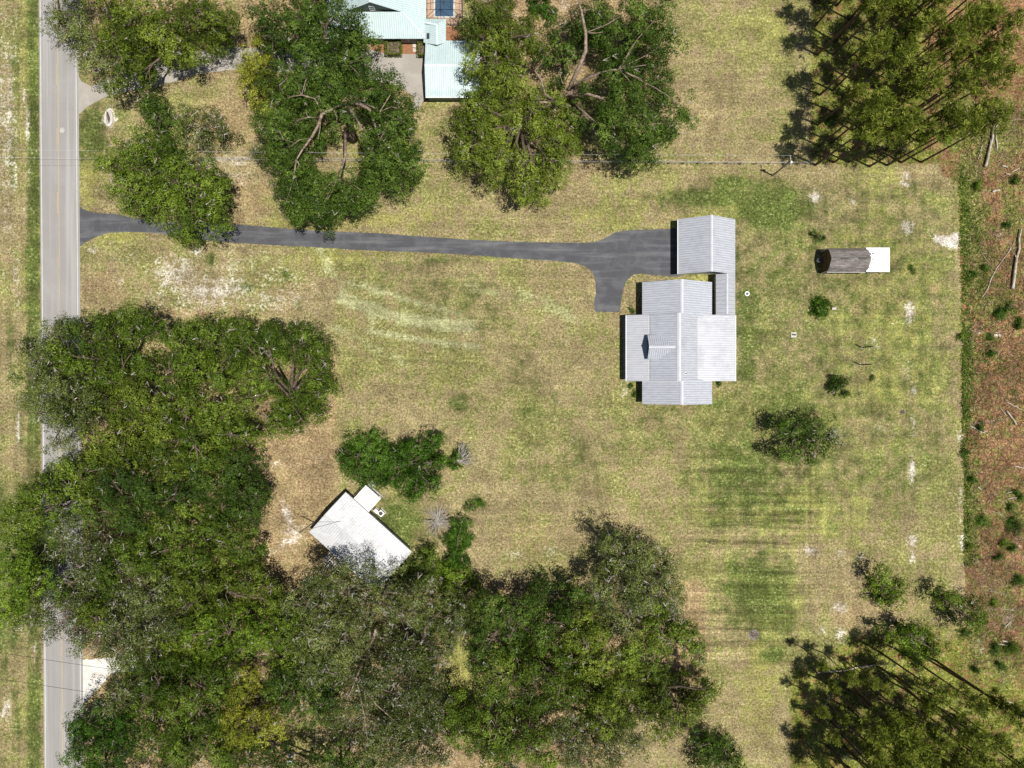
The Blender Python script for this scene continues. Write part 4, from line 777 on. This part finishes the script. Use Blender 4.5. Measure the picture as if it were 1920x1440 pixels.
tree('oak_tree', 'grey green oak at the bottom edge near the straw coloured lawn', 'moss', 13, [(1070,1380,46),(1120,1400,44),(1170,1385,38),(1090,1435,40),(1160,1430,30),(1200,1400,24)], (1105, 1340), twigs=1.2)
tree('oak_tree', 'oak left of the widest mossy oak, at the foot of the red soil clearing', 'green', 13, [(540,1180,38),(560,1215,36),(530,1235,34),(545,1150,26),(520,1200,30)], (560, 1170))
tree('oak_tree', 'dark oak above the small grass clearing near the bottom edge', 'deep', 13, [(540,1280,38),(555,1310,32),(590,1332,32),(540,1335,26),(615,1310,30),(580,1290,36),(510,1290,28),(600,1350,22)], (570, 1260))
tree('oak_tree', 'mossy oak closing the gap right of the lime green oak', 'moss', 13, [(600,1070,22),(850,1180,30),(845,1215,24),(855,1150,26)], (840, 1150))
tree('oak_tree', 'green oak between the two mossy oaks above the pale dirt track', 'green', 12.5, [(860,1340,32),(840,1370,30),(870,1380,28),(850,1315,20)], (850, 1310))
tree('oak_tree', 'low dark oak in deep shade left of the tall grey green oak', 'deep', 11, [(1080,1115,30),(1070,1150,34),(1110,1160,30),(1020,1110,26)], (1070, 1100))
tree('oak_tree', 'oak in the roadside grove closing the gap above the dark oaks', 'light', 13.5, [(150,880,40),(240,860,40),(320,880,40),(380,870,34)], (270, 850))
tree('oak_tree', 'olive oak in the grove above the white gravel apron', 'light', 13.5, [(195,1190,40),(240,1235,38),(300,1225,36),(340,1200,40),(160,1150,34)], (290, 1170))
tree('oak_tree', 'oak in the grove beside the red soil, right of the greyish road oak', 'green', 13.5, [(240,1040,40),(200,1075,38),(330,1100,38),(300,1060,38)], (290, 1040))
# small trees and shrubs on the plot
tree('tree', 'bright lime green small tree below the brush pile right of the cottage', 'bright', 7, [(850,1100,30),(875,1085,22),(880,1130,26),(840,1140,24),(835,1070,20)], (860, 1095), cover=.85)
tree('tree', 'dark bushy small tree touching the right corner of the cottage', 'green', 7, [(800,1052,26),(775,1085,28),(810,1085,26),(745,1095,24)], (800, 1065))
tree('shrub', 'large dark green bush with ragged leaves right of the round bush above the cottage', 'lush', 5.8, [(790,835,32),(815,820,22),(770,865,36),(750,850,28),(800,880,34),(760,905,30),(785,925,26),(810,915,20),(735,880,28),(718,862,28),(728,900,22),(825,865,14)], cat='shrub', flatness=.75, zvar=1.4)
tree('shrub', 'large round dark green bush above the cottage, left of the ragged bush', 'lush', 5.6, [(672,850,36),(690,830,28),(665,880,34),(700,885,30),(710,850,26),(650,860,20)], cat='shrub', flatness=.75, zvar=1.4)
tree('shrub', 'small dark bush with bare grey twigs, right of the ragged bush', 'lush', 3.5, [(855,865,15),(862,848,14),(850,877,9)], cat='shrub')
tree('shrub', 'dark bush right of the grey brush pile near the cottage', 'lush', 4, [(862,985,20),(850,1005,20),(868,1010,18),(855,1035,18),(848,1052,18),(866,1048,15)], cat='shrub')
tree('shrub', 'low dark scrub on the lawn right of the brush pile', 'lush', 1.6, [(878,950,11),(893,942,10),(903,938,7)], cat='shrub')
tree('shrub', 'clipped round green bush on the right lawn below the shed', 'lush', 3.6, [(1537,576,18),(1534,570,10),(1540,583,11)], cat='shrub', cover=1.6, flatness=.6, twigs=0)
tree('shrub', 'small dark spiky bush left of the shed roof end', 'deep', 2.5, [(1533,442,11),(1527,436,6),(1541,448,6)], cat='shrub', cover=.9)
tree('shrub', 'dark loose bush on the right lawn, above the larger lone tree', 'deep', 4.0, [(1560,712,15),(1572,726,13),(1556,728,10),(1580,738,7)], cat='shrub', cover=.8)
tree('lone_tree', 'lone dark leafy tree standing on the right lawn', 'deep', 8, [(1480,815,30),(1515,805,32),(1545,800,26),(1500,845,30),(1535,840,28),(1470,850,16),(1565,825,14),(1480,788,14),(1525,865,14)], (1500, 810), cat='tree', cover=.75, zvar=1.2)
tree('shrub', 'small bright bush on the sand patch right of the shed', 'lush', 1.6, [(1706,506,8)], cat='shrub', twigs=0)
tree('shrub', 'tiny dark sapling on the lawn below the two steel posts', 'deep', 1.0, [(1617,708,4)], cat='shrub', twigs=0, cover=.7)
tree('tree', 'dark tree at the bottom edge standing alone on the straw coloured lawn', 'deep', 9, [(1330,1410,30),(1365,1415,28),(1345,1440,34),(1385,1440,20),(1310,1395,14)], (1330, 1385), cat='tree')
tree('tree', 'upper small green tree at the corner of the lower pine stand', 'bright', 7, [(1655,1082,20,-1),(1672,1105,26),(1655,1118,22),(1682,1127,18)], (1630, 1085), cat='tree', cover=.85)
tree('tree', 'loose small tree at the edge of the cleared land above the lower pine stand', 'green', 8.5, [(1785,1128,24),(1815,1142,26),(1832,1165,20),(1800,1168,22)], (1755, 1120), cat='tree', cover=.7)
tree('tree', 'round bright green tree among the lower pines', 'bright', 9.5, [(1730,1203,34),(1705,1188,24),(1748,1218,24),(1720,1230,22),(1680,1200,18,-2)], (1680, 1170), cat='tree')
for (x, y, r, h, lb) in ((1181,584,7,.9,'dark round shrub at the upper left corner of the front porch'),(1178,723,5,.8,'dark shrub at the lower left corner of the front porch'),(1187,738,5,.8,'small shrub left of the south wing of the large house'),(1337,719,5,1.0,'green shrub at the lower right porch corner of the large house'),
                      (823,189,8,1.4,'bright green shrub below the teal garage, left one'),(840,188,8,1.3,'bright green shrub below the teal garage, right one')):
    tree('shrub', lb, 'lush', h, [(x, y, r)], cat='shrub', notrunk=False, twigs=0)
# clipped hedges by the neighbour's drive
def hedge(px, py, wx, wy, h, label):
    R = np.random.default_rng(int(px)); p = T(px, py, h); root = empty('hedge', (p.x, p.y, 0), label, 'hedge', 'clipped hedges by the teal house'); n = int(wx * wy * 60 + (wx + wy) * h * 70)
    P = R.uniform(-.5, .5, (n, 3)) * np.array([wx, wy, h]); ax = R.integers(0, 5, n)
    for k, (a, s) in enumerate(((0, 1), (0, -1), (1, 1), (1, -1))): P[ax == k, a] = s * .5 * (wx, wy)[a]
    P[ax == 4, 2] = .5 * h; q = R.integers(0, 2, n) == 0; P[q, 2] = .5 * h; P += R.normal(0, .06, P.shape); P[:, 2] += h / 2
    Nn = R.normal(size=P.shape) + np.array([0, 0, .8]); Nn /= np.linalg.norm(Nn, axis=1)[:, None]; co, f = leaf_quads(P, Nn, R.uniform(.14, .28, n), .7, R)
    npmesh('crown', co, f, 4, LEAF['light'], root, attrs={'tint': R.uniform(0, 1, n), 'bough': R.uniform(0, 1, n)}); m = MB(); m.box((0, 0, h * .45), (wx * .8, wy * .8, h * .85)); m.build('stems', M['bark'], root)
hedge(737, 88, 2.9, 2.5, 1.5, 'square clipped hedge on the mulch in front of the teal house, left one')
hedge(791, 90, 1.6, 2.4, 1.5, 'clipped hedge squeezed beside the teal garage corner')

# dead brush piles
def brush(label, px, py, rad, n, dirs=None, name='brush_pile'):
    rnd = random.Random(px); b = T(px, py); m = MB()
    for _ in range(n):
        a = rnd.uniform(*(dirs or (0, 6.28))); l = rnd.uniform(.5, 1) * rad; z = rnd.uniform(.2, 1.6); st = Vector((rnd.uniform(-.4, .4), rnd.uniform(-.4, .4), rnd.uniform(.1, .8)))
        p = [st]; 
        for k in range(3): a += rnd.uniform(-.35, .35); st = st + Vector((math.cos(a), math.sin(a), rnd.uniform(-.1, .35))) * l / 3; p.append(st.copy())
        m.tube(p, [.05, .035, .025, .012], 3, False)
        if rnd.random() < .7: m.tube([p[1], p[1] + Vector((rnd.uniform(-.7, .7), rnd.uniform(-.7, .7), .3))], [.03, .01], 3, False)
    return tag(m.build(name, M['twig'], loc=b), label, 'brush')
brush('pile of bare grey branches right of the cottage', 822, 975, 3.6, 150)
brush('bare grey branches fanning right out of the small dark bush', 860, 862, 4.2, 70, (-.3, 1.5), 'dead_branches')
brush('tangle of bare twigs right of the lone tree on the lawn', 1545, 818, 4.5, 24, (-.5, .6), 'dead_branches')

# ---------------------------------------------------------------- pines
def pine_proto(seed, h, cr, cb):
    R = np.random.default_rng(seed); rnd = random.Random(seed); root = bpy.data.objects.new('pine_tree', None); COL.objects.link(root)
    m = MB(); lean = rnd.uniform(-.5, .5), rnd.uniform(-.5, .5)
    ax = lambda z: Vector((lean[0] * (z / h) ** 2, lean[1] * (z / h) ** 2, z))
    m.tube([ax(z) for z in (0, h * .25, h * .5, h * .75, h * .97)], [.24, .19, .16, .11, .03], 6)
    C = []; rr = []
    for k in range(20):
        z = cb + (h - cb) * (k / 19) ** .9; a = k * 2.4 + rnd.uniform(-.5, .5); l = cr * (1 - .65 * ((z - cb) / (h - cb)) ** 1.5) * rnd.uniform(.55, 1.1)
        p0 = ax(z - .5); p1 = p0 + Vector((math.cos(a) * l, math.sin(a) * l, rnd.uniform(.2, .9))); m.tube([p0, p0.lerp(p1, .5) + Vector((0, 0, .2)), p1], [.055, .04, .02], 4, False)
        for t in (.55, 1.0):
            q = p0.lerp(p1, t) + Vector((rnd.gauss(0, .3), rnd.gauss(0, .3), rnd.gauss(.1, .2))); C.append(q); rr.append(rnd.uniform(.34, .62))
    m.build('trunk', M['pinebark'], root, smooth=True)
    C = np.array(C); rr = np.array(rr); per = 36; idx = np.repeat(np.arange(len(C)), per); n = len(idx); d = R.normal(size=(n, 3)); d[:, 2] = np.abs(d[:, 2]) * .8; d /= np.linalg.norm(d, axis=1)[:, None]
    P = C[idx] + d * (rr[idx] * R.uniform(.4, 1.5, n))[:, None]; side = np.cross(d, R.normal(size=(n, 3))); side /= np.linalg.norm(side, axis=1)[:, None]; L_ = (rr[idx] * .6)[:, None] * d; W_ = side * .05
    co = np.stack([P - L_ - W_ * .5, P - L_ + W_ * .5, P + L_ + W_, P + L_ - W_], 1).reshape(-1, 3)
    npmesh('crown', co, np.arange(4 * n).reshape(n, 4), 4, LEAF['pine'], root, attrs={'tint': R.uniform(0, 1, n), 'bough': R.uniform(0, 1, len(C))[idx]})
    return root
protos = [pine_proto(11, 22, 2.5, 15), pine_proto(12, 24, 2.7, 16.5), pine_proto(13, 20.5, 2.2, 14), pine_proto(14, 23, 2.5, 15.5), pine_proto(15, 22.5, 2.8, 15)]
used = set(); pc_ = 0
def place_pine(px, py, label, group, s=1.0):
    global pc_
    k = pc_ % 5; pc_ += 1; src = protos[k]; p = T(px, py)
    if k in used:
        o = src.copy(); COL.objects.link(o)
        for ch in [c for c in PCH[k]]: c = ch.copy(); COL.objects.link(c); c.parent = o
    else: o = src; used.add(k)
    o.location = p; o.rotation_euler = (random.uniform(-.02, .02), random.uniform(-.02, .02), random.uniform(0, 6.28)); q = s * random.uniform(.78, 1.06); o.scale = (q, q, q)
    tag(o, label, 'pine tree', group)
PCH = {k: list(pr_.children) for k, pr_ in enumerate(protos)}
random.seed(21)
NP = 'tall thin pine in the upper right pine stand'; NGp = 'pines of the upper right stand'
for i, x in enumerate(range(1532, 1725, 32)):
    for j, y in enumerate(range(308, -60, -33)):
        if (i, j) in ((1, 2), (3, 4), (5, 6), (2, 7), (4, 3), (5, 3), (4, 8), (0, 3), (1, 5), (2, 3), (3, 1), (4, 6), (0, 7), (5, 1), (2, 9), (0, 5), (1, 8), (3, 8)): continue
        place_pine(x + random.uniform(-5, 5), y + random.uniform(-9, 6), NP, NGp)
for (x, y) in ((1737, 120), (1742, 60), (1740, 190), (1735, 20), (1745, 150)): place_pine(x, y, NP, NGp)
SP = 'tall thin pine in the lower right pine stand'; SG = 'pines of the lower right stand'
for (x, y) in ((1548,1282),(1572,1262),(1552,1320),(1556,1352),(1550,1395),(1552,1430),(1590,1292),(1588,1330),(1590,1362),(1586,1402),(1592,1436),(1622,1280),(1625,1318),(1622,1360),(1624,1400),(1628,1438),
               (1655,1250),(1660,1300),(1655,1345),(1662,1385),(1665,1425),(1700,1290),(1705,1350),(1700,1400),(1745,1300),(1740,1360),(1755,1410),(1790,1340),(1800,1400),(1650,1225),(1690,1225),(1755,1240),(1770,1250),(1608,1345),(1640,1330),(1640,1375),(1608,1420),(1645,1410),(1685,1330),(1690,1375),(1685,1415),(1725,1330),(1725,1385),(1730,1430),(1770,1370),(1780,1430),(1575,1380),(1572,1420),(1820,1370),(1610,1300),(1680,1265)):
    place_pine(x + random.uniform(-4, 4), y + random.uniform(-4, 4), SP, SG)

for (x, y, q_) in ((1505,1215,.5),(1520,1250,.55),(1500,1290,.5),(1515,1335,.55),(1500,1380,.55),(1520,1420,.6),(1545,1225,.5),(1580,1235,.6),(1535,1300,.55),(1610,1250,.55)): place_pine(x, y, 'short pine added in place of crown shadows left of the lower right stand', SG, q_)  # added low pines, standing in for tall pines' crown shadows on the grass
# ---------------------------------------------------------------- logs and cleared land
def log(px0, py0, px1, py1, r0, r1, label, mat='deadwood', group='fallen logs', name='log'):
    a, b = T(px0, py0), T(px1, py1); rnd = random.Random(int(px0 * 7 + py0)); m = MB(); d = b - a; sd_ = Vector((-d.y, d.x, 0)).normalized(); n = 7
    pts = []
    for k in range(n):
        t = k / (n - 1); pts.append(a.lerp(b, t) - a + sd_ * (math.sin(t * 3) * .03 * d.length * rnd.uniform(-1, 1)) + Vector((0, 0, max(r0, .06) + .02)))
    r0 *= .72; r1 *= .72; m.tube(pts, [r0 + (r1 - r0) * k / (n - 1) for k in range(n)], 7)
    for k in range(2 if d.length > 5 else 0):
        q = pts[rnd.randint(3, 5)]; m.tube([q, q + d.normalized() * 1.2 + sd_ * rnd.uniform(-1, 1) + Vector((0, 0, .15))], [.06, .02], 4, False)
    return tag(m.build(name, M[mat], loc=a, smooth=True), label, 'log', group)
LG = [(1845,314,1862,232,.42,.2,'thick pale log lying upright in the frame right of the upper pines'),(1868,280,1866,248,.2,.12,'short forked pale log beside the thick log right of the upper pines'),(1858,248,1880,222,.2,.08,'slanting branch at the top of the thick log right of the upper pines'),
      (1896,542,1912,430,.42,.2,'thickest pale log at the right edge, running beside the longest thin log'),(1839,560,1902,450,.14,.1,'longest thin pale log slanting down left at the right edge'),(1862,276,1896,303,.06,.04,'thin pale stick right of the thick upper log'),
      (1877,311,1888,314,.2,.2,'short white billet, upper left of a scattered trio'),(1884,326,1892,328,.2,.2,'short white billet, lower left of a scattered trio'),(1895,323,1910,316,.14,.12,'short white billet, right one of a scattered trio'),(1858,360,1872,357,.28,.28,'stubby pale log with dark end at the edge of the red brush'),
      (1833,465,1855,496,.08,.05,'thin stick slanting down right in the brush left of the longest thin log'),(1841,272,1833,300,.12,.08,'reddish pale stick left of the thick log'),
      (1816,797,1840,811,.18,.16,'white log meeting another at the fence side weeds, left arm'),(1840,811,1850,808,.16,.12,'white log stub at the elbow by the fence side weeds'),(1886,770,1904,796,.22,.2,'straight white log slanting down right in the cleared land'),(1874,764,1886,779,.1,.08,'dark thin log in line with the straight white log'),(1884,752,1914,768,.12,.1,'pale log above the straight white log'),
      (1822,796,1878,786,.1,.06,'broken line of pale branches across the cleared land'),(1884,925,1905,919,.16,.12,'upper of two parallel pale logs at the right edge'),(1886,935,1908,932,.16,.12,'lower of two parallel pale logs at the right edge'),(1900,873,1920,878,.14,.12,'pale log at the right edge above the parallel pair'),
      (1858,957,1895,975,.07,.04,'thin stick below the parallel logs'),(1832,912,1840,919,.14,.12,'short pale stick near the fence side weeds'),(1885,992,1912,993,.07,.05,'thin level stick at the right edge'),
      (1530,1261,1644,1245,.22,.18,'long white log lying across the shadows of the lower pines'),(1544,1326,1558,1297,.13,.11,'short pale log below the long white log'),(1648,1283,1665,1262,.1,.08,'thin pale log leaning up right among the lower pines'),(1601,1322,1634,1295,.08,.06,'thin broken log among the lower pines'),(1568,1365,1582,1361,.08,.06,'small pale stick among the lower pine crowns'),
      (1877,1200,1890,1203,.2,.18,'upper short white log by the pale soil patch'),(1868,1206,1886,1209,.2,.18,'lower short white log by the pale soil patch'),(1880,1178,1895,1163,.13,.1,'slanting white log above the two short ones'),(1850,1142,1904,1143,.07,.05,'thin level stick right of the small corner tree'),
      (1885,1312,1905,1322,.2,.16,'white log at the right edge under the lower pines'),(1840,1105,1885,1112,.05,.04,'thin stick in the cleared land above the small corner tree')]
for l in LG: log(*l)
rnd = random.Random(5)
def debris(name, label, cat, regions, n, mat, rr):
    m = MB()
    for _ in range(n):
        x0, x1, y0, y1 = regions[rnd.randrange(len(regions))]; p = T(rnd.uniform(x0, x1), rnd.uniform(y0, y1)); a = rnd.uniform(0, 6.28); l = rnd.uniform(.5, 2.2) * (2 if rnd.random() < .07 else 1); d = Vector((math.cos(a), math.sin(a), 0)) * l / 2; z = Vector((0, 0, rnd.uniform(.04, .22)))
        r = rnd.uniform(*rr); m.tube([p - d + z, p + Vector((rnd.uniform(-.1, .1), rnd.uniform(-.1, .1), 0)) + z, p + d + z], [r, r * .8, r * .4], 3, False)
    return tag(m.build(name, M[mat]), label, cat, kind='stuff')
debris('slash_debris', 'scattered pale sticks over the cleared land', 'debris', [(1815, 1925, 330, 1180)] * 3 + [(1800, 1925, 200, 330), (1800, 1925, 1050, 1280)], 1500, 'drystick', (.02, .05))
debris('bark_debris', 'scattered brown sticks over the cleared land', 'debris', [(1812, 1925, 200, 1250)], 3000, 'brownstick', (.02, .04))
debris('pine_floor_sticks', 'fallen sticks on the pine stand floor', 'debris', [(1530, 1780, 0, 300), (1560, 1900, 1230, 1440)], 260, 'twig', (.02, .045))

def ground_cover(name, label, spots, size=.26, per=26, mat='grass'):
    R = np.random.default_rng(len(spots)); C = []; rr = []
    for (x, y, r) in spots:
        p = T(x, y); C.append((p.x, p.y, r * .25)); rr.append(r)
    co, f, ti, bo = clumps_leaves(np.array(C), np.array(rr), per, size, R, flat=.6)
    o = npmesh(name, co, f, 4, LEAF[mat], attrs={'tint': ti, 'bough': bo}); return tag(o, label, 'plants', kind='stuff')
sp = []
for (y0, y1, x0, x1, n, r) in ((310, 480, 1800, 1822, 190, .6), (618, 810, 1804, 1826, 320, .65), (820, 850, 1803, 1816, 40, .6), (900, 1060, 1808, 1828, 190, .6), (470, 620, 1802, 1840, 150, .5), (850, 900, 1806, 1818, 60, .5)):
    for _ in range(n): sp.append((rnd.uniform(x0, x0 + (x1 - x0) * rnd.random() + 4), rnd.uniform(y0, y1), rnd.uniform(.3, r)))
ground_cover('fence_side_weeds', 'dense green weeds along the edge of the mown field', sp)
sp = []
for _ in range(230):
    cx, cy = rnd.uniform(1812, 1922) if rnd.random() < .6 else rnd.uniform(1808, 1850), rnd.uniform(200, 700) if rnd.random() < .6 else rnd.uniform(500, 1260)
    for _ in range(rnd.randint(4, 14)): sp.append((rnd.gauss(cx, 9), rnd.gauss(cy, 9), rnd.uniform(.2, .55)))
sp = [s for s in sp if s[0] > 1804]
ground_cover('cleared_land_weeds', 'low weeds regrowing over the cleared land', sp, .22)
sp = []
for _ in range(700):
    x, y = (rnd.uniform(1525, 1800), rnd.uniform(0, 305)) if rnd.random() < .5 else (rnd.uniform(1530, 1900), rnd.uniform(1200, 1440))
    sp.append((x, y, rnd.uniform(.25, .7)))
ground_cover('pine_floor_plants', 'low undergrowth on the pine stand floor', sp, .26, 20)
sp = [(rnd.gauss(720, 46), rnd.gauss(985, 36), rnd.uniform(.15, .35)) for _ in range(120)]; sp = [s for s in sp if True]
# individual shrubs on the cleared land
SB = [(1875,588,14,'bigger'),(1893,575,8,''),(1915,607,12,''),(1858,630,6,''),(1806,632,9,''),(1892,420,8,''),(1822,516,9,''),(1850,503,8,''),(1845,980,13,''),(1907,985,18,''),(1888,1018,9,''),(1900,1028,9,''),(1877,1045,8,''),(1820,1028,8,''),(1840,800,9,''),(1915,935,8,''),(1906,923,7,''),(1915,1090,12,''),(1897,950,8,''),
      (1900,1215,16,''),(1870,1220,12,''),(1830,1255,9,''),(1812,1190,10,''),(1880,1250,10,''),(1860,660,8,''),(1905,335,10,''),(1833,345,9,''),(1778,255,12,''),(1560,225,9,''),(1811,850,8,''),(1826,900,8,''),(1870,1130,8,''),(1846,1160,9,'')]
for x, y, r, _ in SB:
    tree('shrub', 'small green shrub regrowing on the cleared land at the right edge', rnd.choice(('bright', 'lush', 'lush')), .7 + r * .07, [(x, y, r), (x + rnd.uniform(-6, 6), y + rnd.uniform(-6, 6), r * .6)], group='shrubs regrowing on the cleared land', cat='shrub', twigs=0, zvar=.3)

# ---------------------------------------------------------------- fence, poles, wires, small things
FN = empty('wire_fence', T(400, 303), 'long wire fence with wooden posts running to the upper pines', 'fence')
f0, f1 = T(378, 300), T(1520, 309); npst = 44
for k in range(npst):
    p = f0.lerp(f1, k / (npst - 1)) - FN.location + Vector((random.uniform(-.1, .1), random.uniform(-.06, .06), 0)); m = MB(); m.tube([(p.x, p.y, 0), (p.x + random.uniform(-.04, .04), p.y, 1.35)], [.085, .075], 6); m.build('post', M['pole'], FN)
wv = MB(); a, b = f0 - FN.location, f1 - FN.location
for z in (.4, .8, 1.2): wv.tube([a + Vector((0, .09, z)), b + Vector((0, .09, z))], .014, 3)
wv.tube([a + Vector((0, .07, 1.28)), b + Vector((0, .07, 1.28))], .04, 4); wv.build('wires', M['twig'], FN)
def pole(px, py, h, label, r=.15, arm=True, can=True, rz=1.57):
    e = empty('utility_pole', T(px, py), label, 'utility pole'); m = MB(); m.tube([(0, 0, 0), (0, 0, h)], [r, r * .75], 8); m.build('post', M['pole'], e)
    if arm: m = MB(); m.box((0, .08, h - .35), (1.9, .12, .14), rz); o = m.build('crossarm', M['pole'], e); i = MB(); [i.tube([(math.cos(rz) * s, math.sin(rz) * s, h - .28), (math.cos(rz) * s, math.sin(rz) * s, h - .05)], .05, 6) for s in (-.85, 0.35, .85)]; i.build('insulators', M['white_trim'], o)
    if can: m = MB(); m.tube([(.32, 0, h - 1.5), (.32, 0, h - .7)], .24, 10); m.build('transformer', M['galv'], e)
    return e
pole(1448.6, 329, 8.3, 'utility pole with a grey transformer on the lawn left of the upper pines')
def cable(name, label, pts, r, mat='cable', sag=.4):
    m = MB()
    for a, b in pts:
        a, b = Vector(a), Vector(b); q = [a.lerp(b, t / 14) - Vector((0, 0, sag * 4 * (t / 14) * (1 - t / 14))) for t in range(15)]; m.tube(q, r, 4)
    return tag(m.build(name, M[mat]), label, 'cable')
pt = T(1448.6, 329); wl_ = T(-60, 283, 8); 
cable('power_line', 'pair of thin power lines running left from the transformer pole above the fence', [((pt.x, pt.y + .95, 8.2), (-102, 41.2, 8.2)), ((pt.x, pt.y + .1, 7.0), (-102, 40.2, 7.0))], .014, 'wire')
pole(-75, 296, 8.3, 'utility pole beyond the left edge', can=False); pole(-58, 1222, 8.3, 'utility pole beyond the lower left edge', can=False)
pg = pole(330, 1300, 8.3, 'utility pole hidden in the lower left oaks', can=False)
a = T(-58, 1222); b = T(330, 1300)
cable('road_cable', 'thin dark cable crossing the bottom end of the road', [((a.x, a.y, 8), (b.x, b.y + 2, 8))], .035)
ps = T(589, 979); e = pole(589, 979, 9, 'thin service pole at the left corner of the cottage', .11, False, False)
cable('service_cable', 'thin cable from the service pole over the cottage forecourt', [((ps.x, ps.y, 8.6), T(455, 930, 8)), ((ps.x, ps.y, 8.2), wl(3.2, 6, 3.4))], .03)
for x, y, lb in ((1615.5, 651.5, 'dark steel clothesline post standing on the right lawn, upper of two'), (1613, 684, 'dark steel clothesline post standing on the right lawn, lower of two')):
    e = empty('clothesline_post', T(x, y), lb, 'post', 'clothesline posts'); m = MB(); m.tube([(0, 0, 0), (0, 0, 4.0)], .11, 8); m.build('pole', M['dark_steel'], e); m = MB(); m.box((0, 0, 3.9), (.5, .1, .1)); m.build('crossbar', M['dark_steel'], e); MB().tube([(0, 0, 0), (0, 0, .12)], .2, 8).build('footing', M['white_conc'], e)
def ring(name, label, cat, px, py, ro, ri, h, mat, inner, group=None):
    e = empty(name, T(px, py), label, cat, group); m = MB(); n = 20
    vs = []; 
    for (r, z) in ((ro, 0), (ro, h), (ri, h), (ri, .01)): vs += [(r * math.cos(6.2832 * k / n), r * math.sin(6.2832 * k / n), z) for k in range(n)]
    fs = [(i * n + k, i * n + (k + 1) % n, (i + 1) * n + (k + 1) % n, (i + 1) * n + k) for i in range(3) for k in range(n)]
    m.add(vs, fs); m.build('rim', mat, e); MB().tube([(0, 0, 0), (0, 0, h * .6)], ri * .98, n).build('fill', inner, e); return e
ring('round_planter', 'small white ring shaped planter on the lawn right of the breezeway', 'planter', 1400, 551, .46, .27, .3, M['white_trim'], M['ash'])
sp_ = T(1488, 628); e = empty('septic_cover', sp_, 'square pale slab with two black caps on the right lawn', 'cover'); o = MB(); o.box((0, 0, .06), (1.0, .95, .12)); o.build('slab', M['white_conc'], e)
for dx, dy in ((-.18, .05), (.2, .02)): MB().tube([(dx, dy, .12), (dx, dy, .3)], .17, 10).build('cap', M['dark_steel'], e)
e = empty('garden_bench', T(1562, 579), 'small pale stone bench right of the clipped round bush', 'bench'); MB().box((0, 0, .42), (.8, .4, .08)).build('seat', M['white_conc'], e); [MB().box((s * .28, 0, .19), (.1, .34, .37)).build('leg', M['white_conc'], e) for s in (-1, 1)]
def fire(px, py, r, label, name='fire_pit', cat='fire pit'):
    rnd_ = random.Random(px); e = empty(name, T(px, py), label, cat); m = MB()
    n = 16; m.add([(0, 0, .16)] + [(r * rnd_.uniform(.8, 1.15) * math.cos(6.283 * k / n), r * rnd_.uniform(.8, 1.15) * math.sin(6.283 * k / n), .01) for k in range(n)], [(0, 1 + k, 1 + (k + 1) % n) for k in range(n)]); m.build('ash_heap', M['ash'], e)
    s = MB()
    for k in range(9): a = rnd_.uniform(0, 6.28); s.tube([(math.cos(a) * r * .7, math.sin(a) * r * .7, .08), (-math.cos(a + .5) * r * .4, -math.sin(a + .5) * r * .4, .25)], [.07, .05], 5)
    s.build('charred_sticks', M['bark'], e)
fire(1413, 1190, 1.0, 'grey ash heap of a fire pit at the foot of the green mown patch')
fire(1692, 772, .5, 'small old ash spot on the right lawn left of the sand patches', 'ash_spot', 'ash heap')
# oval planter by the road
e = empty('oval_planter', T(205, 222), 'pale oval stone edged bed with a narrow dark plant on the roadside lawn', 'planter'); m = MB(); n = 24; vs = []
for (a_, b_, z) in ((.85, 1.65, 0), (.8, 1.6, .3), (.42, 1.15, .3), (.38, 1.1, .05)): vs += [(a_ * math.cos(6.2832 * k / n), b_ * math.sin(6.2832 * k / n), z) for k in range(n)]
m.add(vs, [(i * n + k, i * n + (k + 1) % n, (i + 1) * n + (k + 1) % n, (i + 1) * n + k) for i in range(3) for k in range(n)]); m.build('stone_edge', M['white_conc'], e)
m = MB(); m.add([(.4 * math.cos(6.2832 * k / n), 1.12 * math.sin(6.2832 * k / n), .12) for k in range(n)], [tuple(range(n))]); m.build('soil', M['concrete'], e)
m = MB(); m.tube([(0, -.9, .13), (.05, -.3, .3), (0, .3, .5), (0, 1.0, .9)], [.08, .2, .2, .04], 7); m.build('plant_stem', M['bark'], e)
p = T(705, 942); 
tag(MB().add([(.75 * math.cos(6.283 * k / 14), .75 * math.sin(6.283 * k / 14), .05) for k in range(14)] + [(.7 * math.cos(6.283 * k / 14), .7 * math.sin(6.283 * k / 14), 0) for k in range(14)] , [tuple(range(14))] + [(k, 14 + k, 14 + (k + 1) % 14, (k + 1) % 14) for k in range(14)]).build('tree_stump', M['white_conc'], loc=T(698, 907, 0)), 'pale round stump cut low between the two big bushes and the cottage', 'stump')
def bin_(px, py, mat, label, d=(.8, .9, 1.1)):
    e = empty('wheeled_bin', T(px, py), label, 'bin'); MB().box((0, 0, d[2] / 2 + .06), d).build('body', mat, e); MB().box((0, 0, d[2] + .1), (d[0] + .08, d[1] + .08, .07)).build('lid', mat, e); w_ = MB(); [w_.tube([(s * d[0] * .4, d[1] * .4, .12), (s * (d[0] * .4 + .08), d[1] * .4, .12)], .12, 8) for s in (-1, 1)]; w_.build('wheels', M['dark_steel'], e)
bin_(252, 122, M['bin_blue'], 'pale blue bin under the oaks above the concrete driveway')
bin_(548, 1412, M['white_trim'], 'pale box shaped bin in the grass clearing at the bottom edge, upper of two', (.9, .7, .8)); bin_(545, 1425, M['galv'], 'grey box shaped bin in the grass clearing at the bottom edge, lower of two', (.9, .6, .8))
print('objects', len(S.objects))
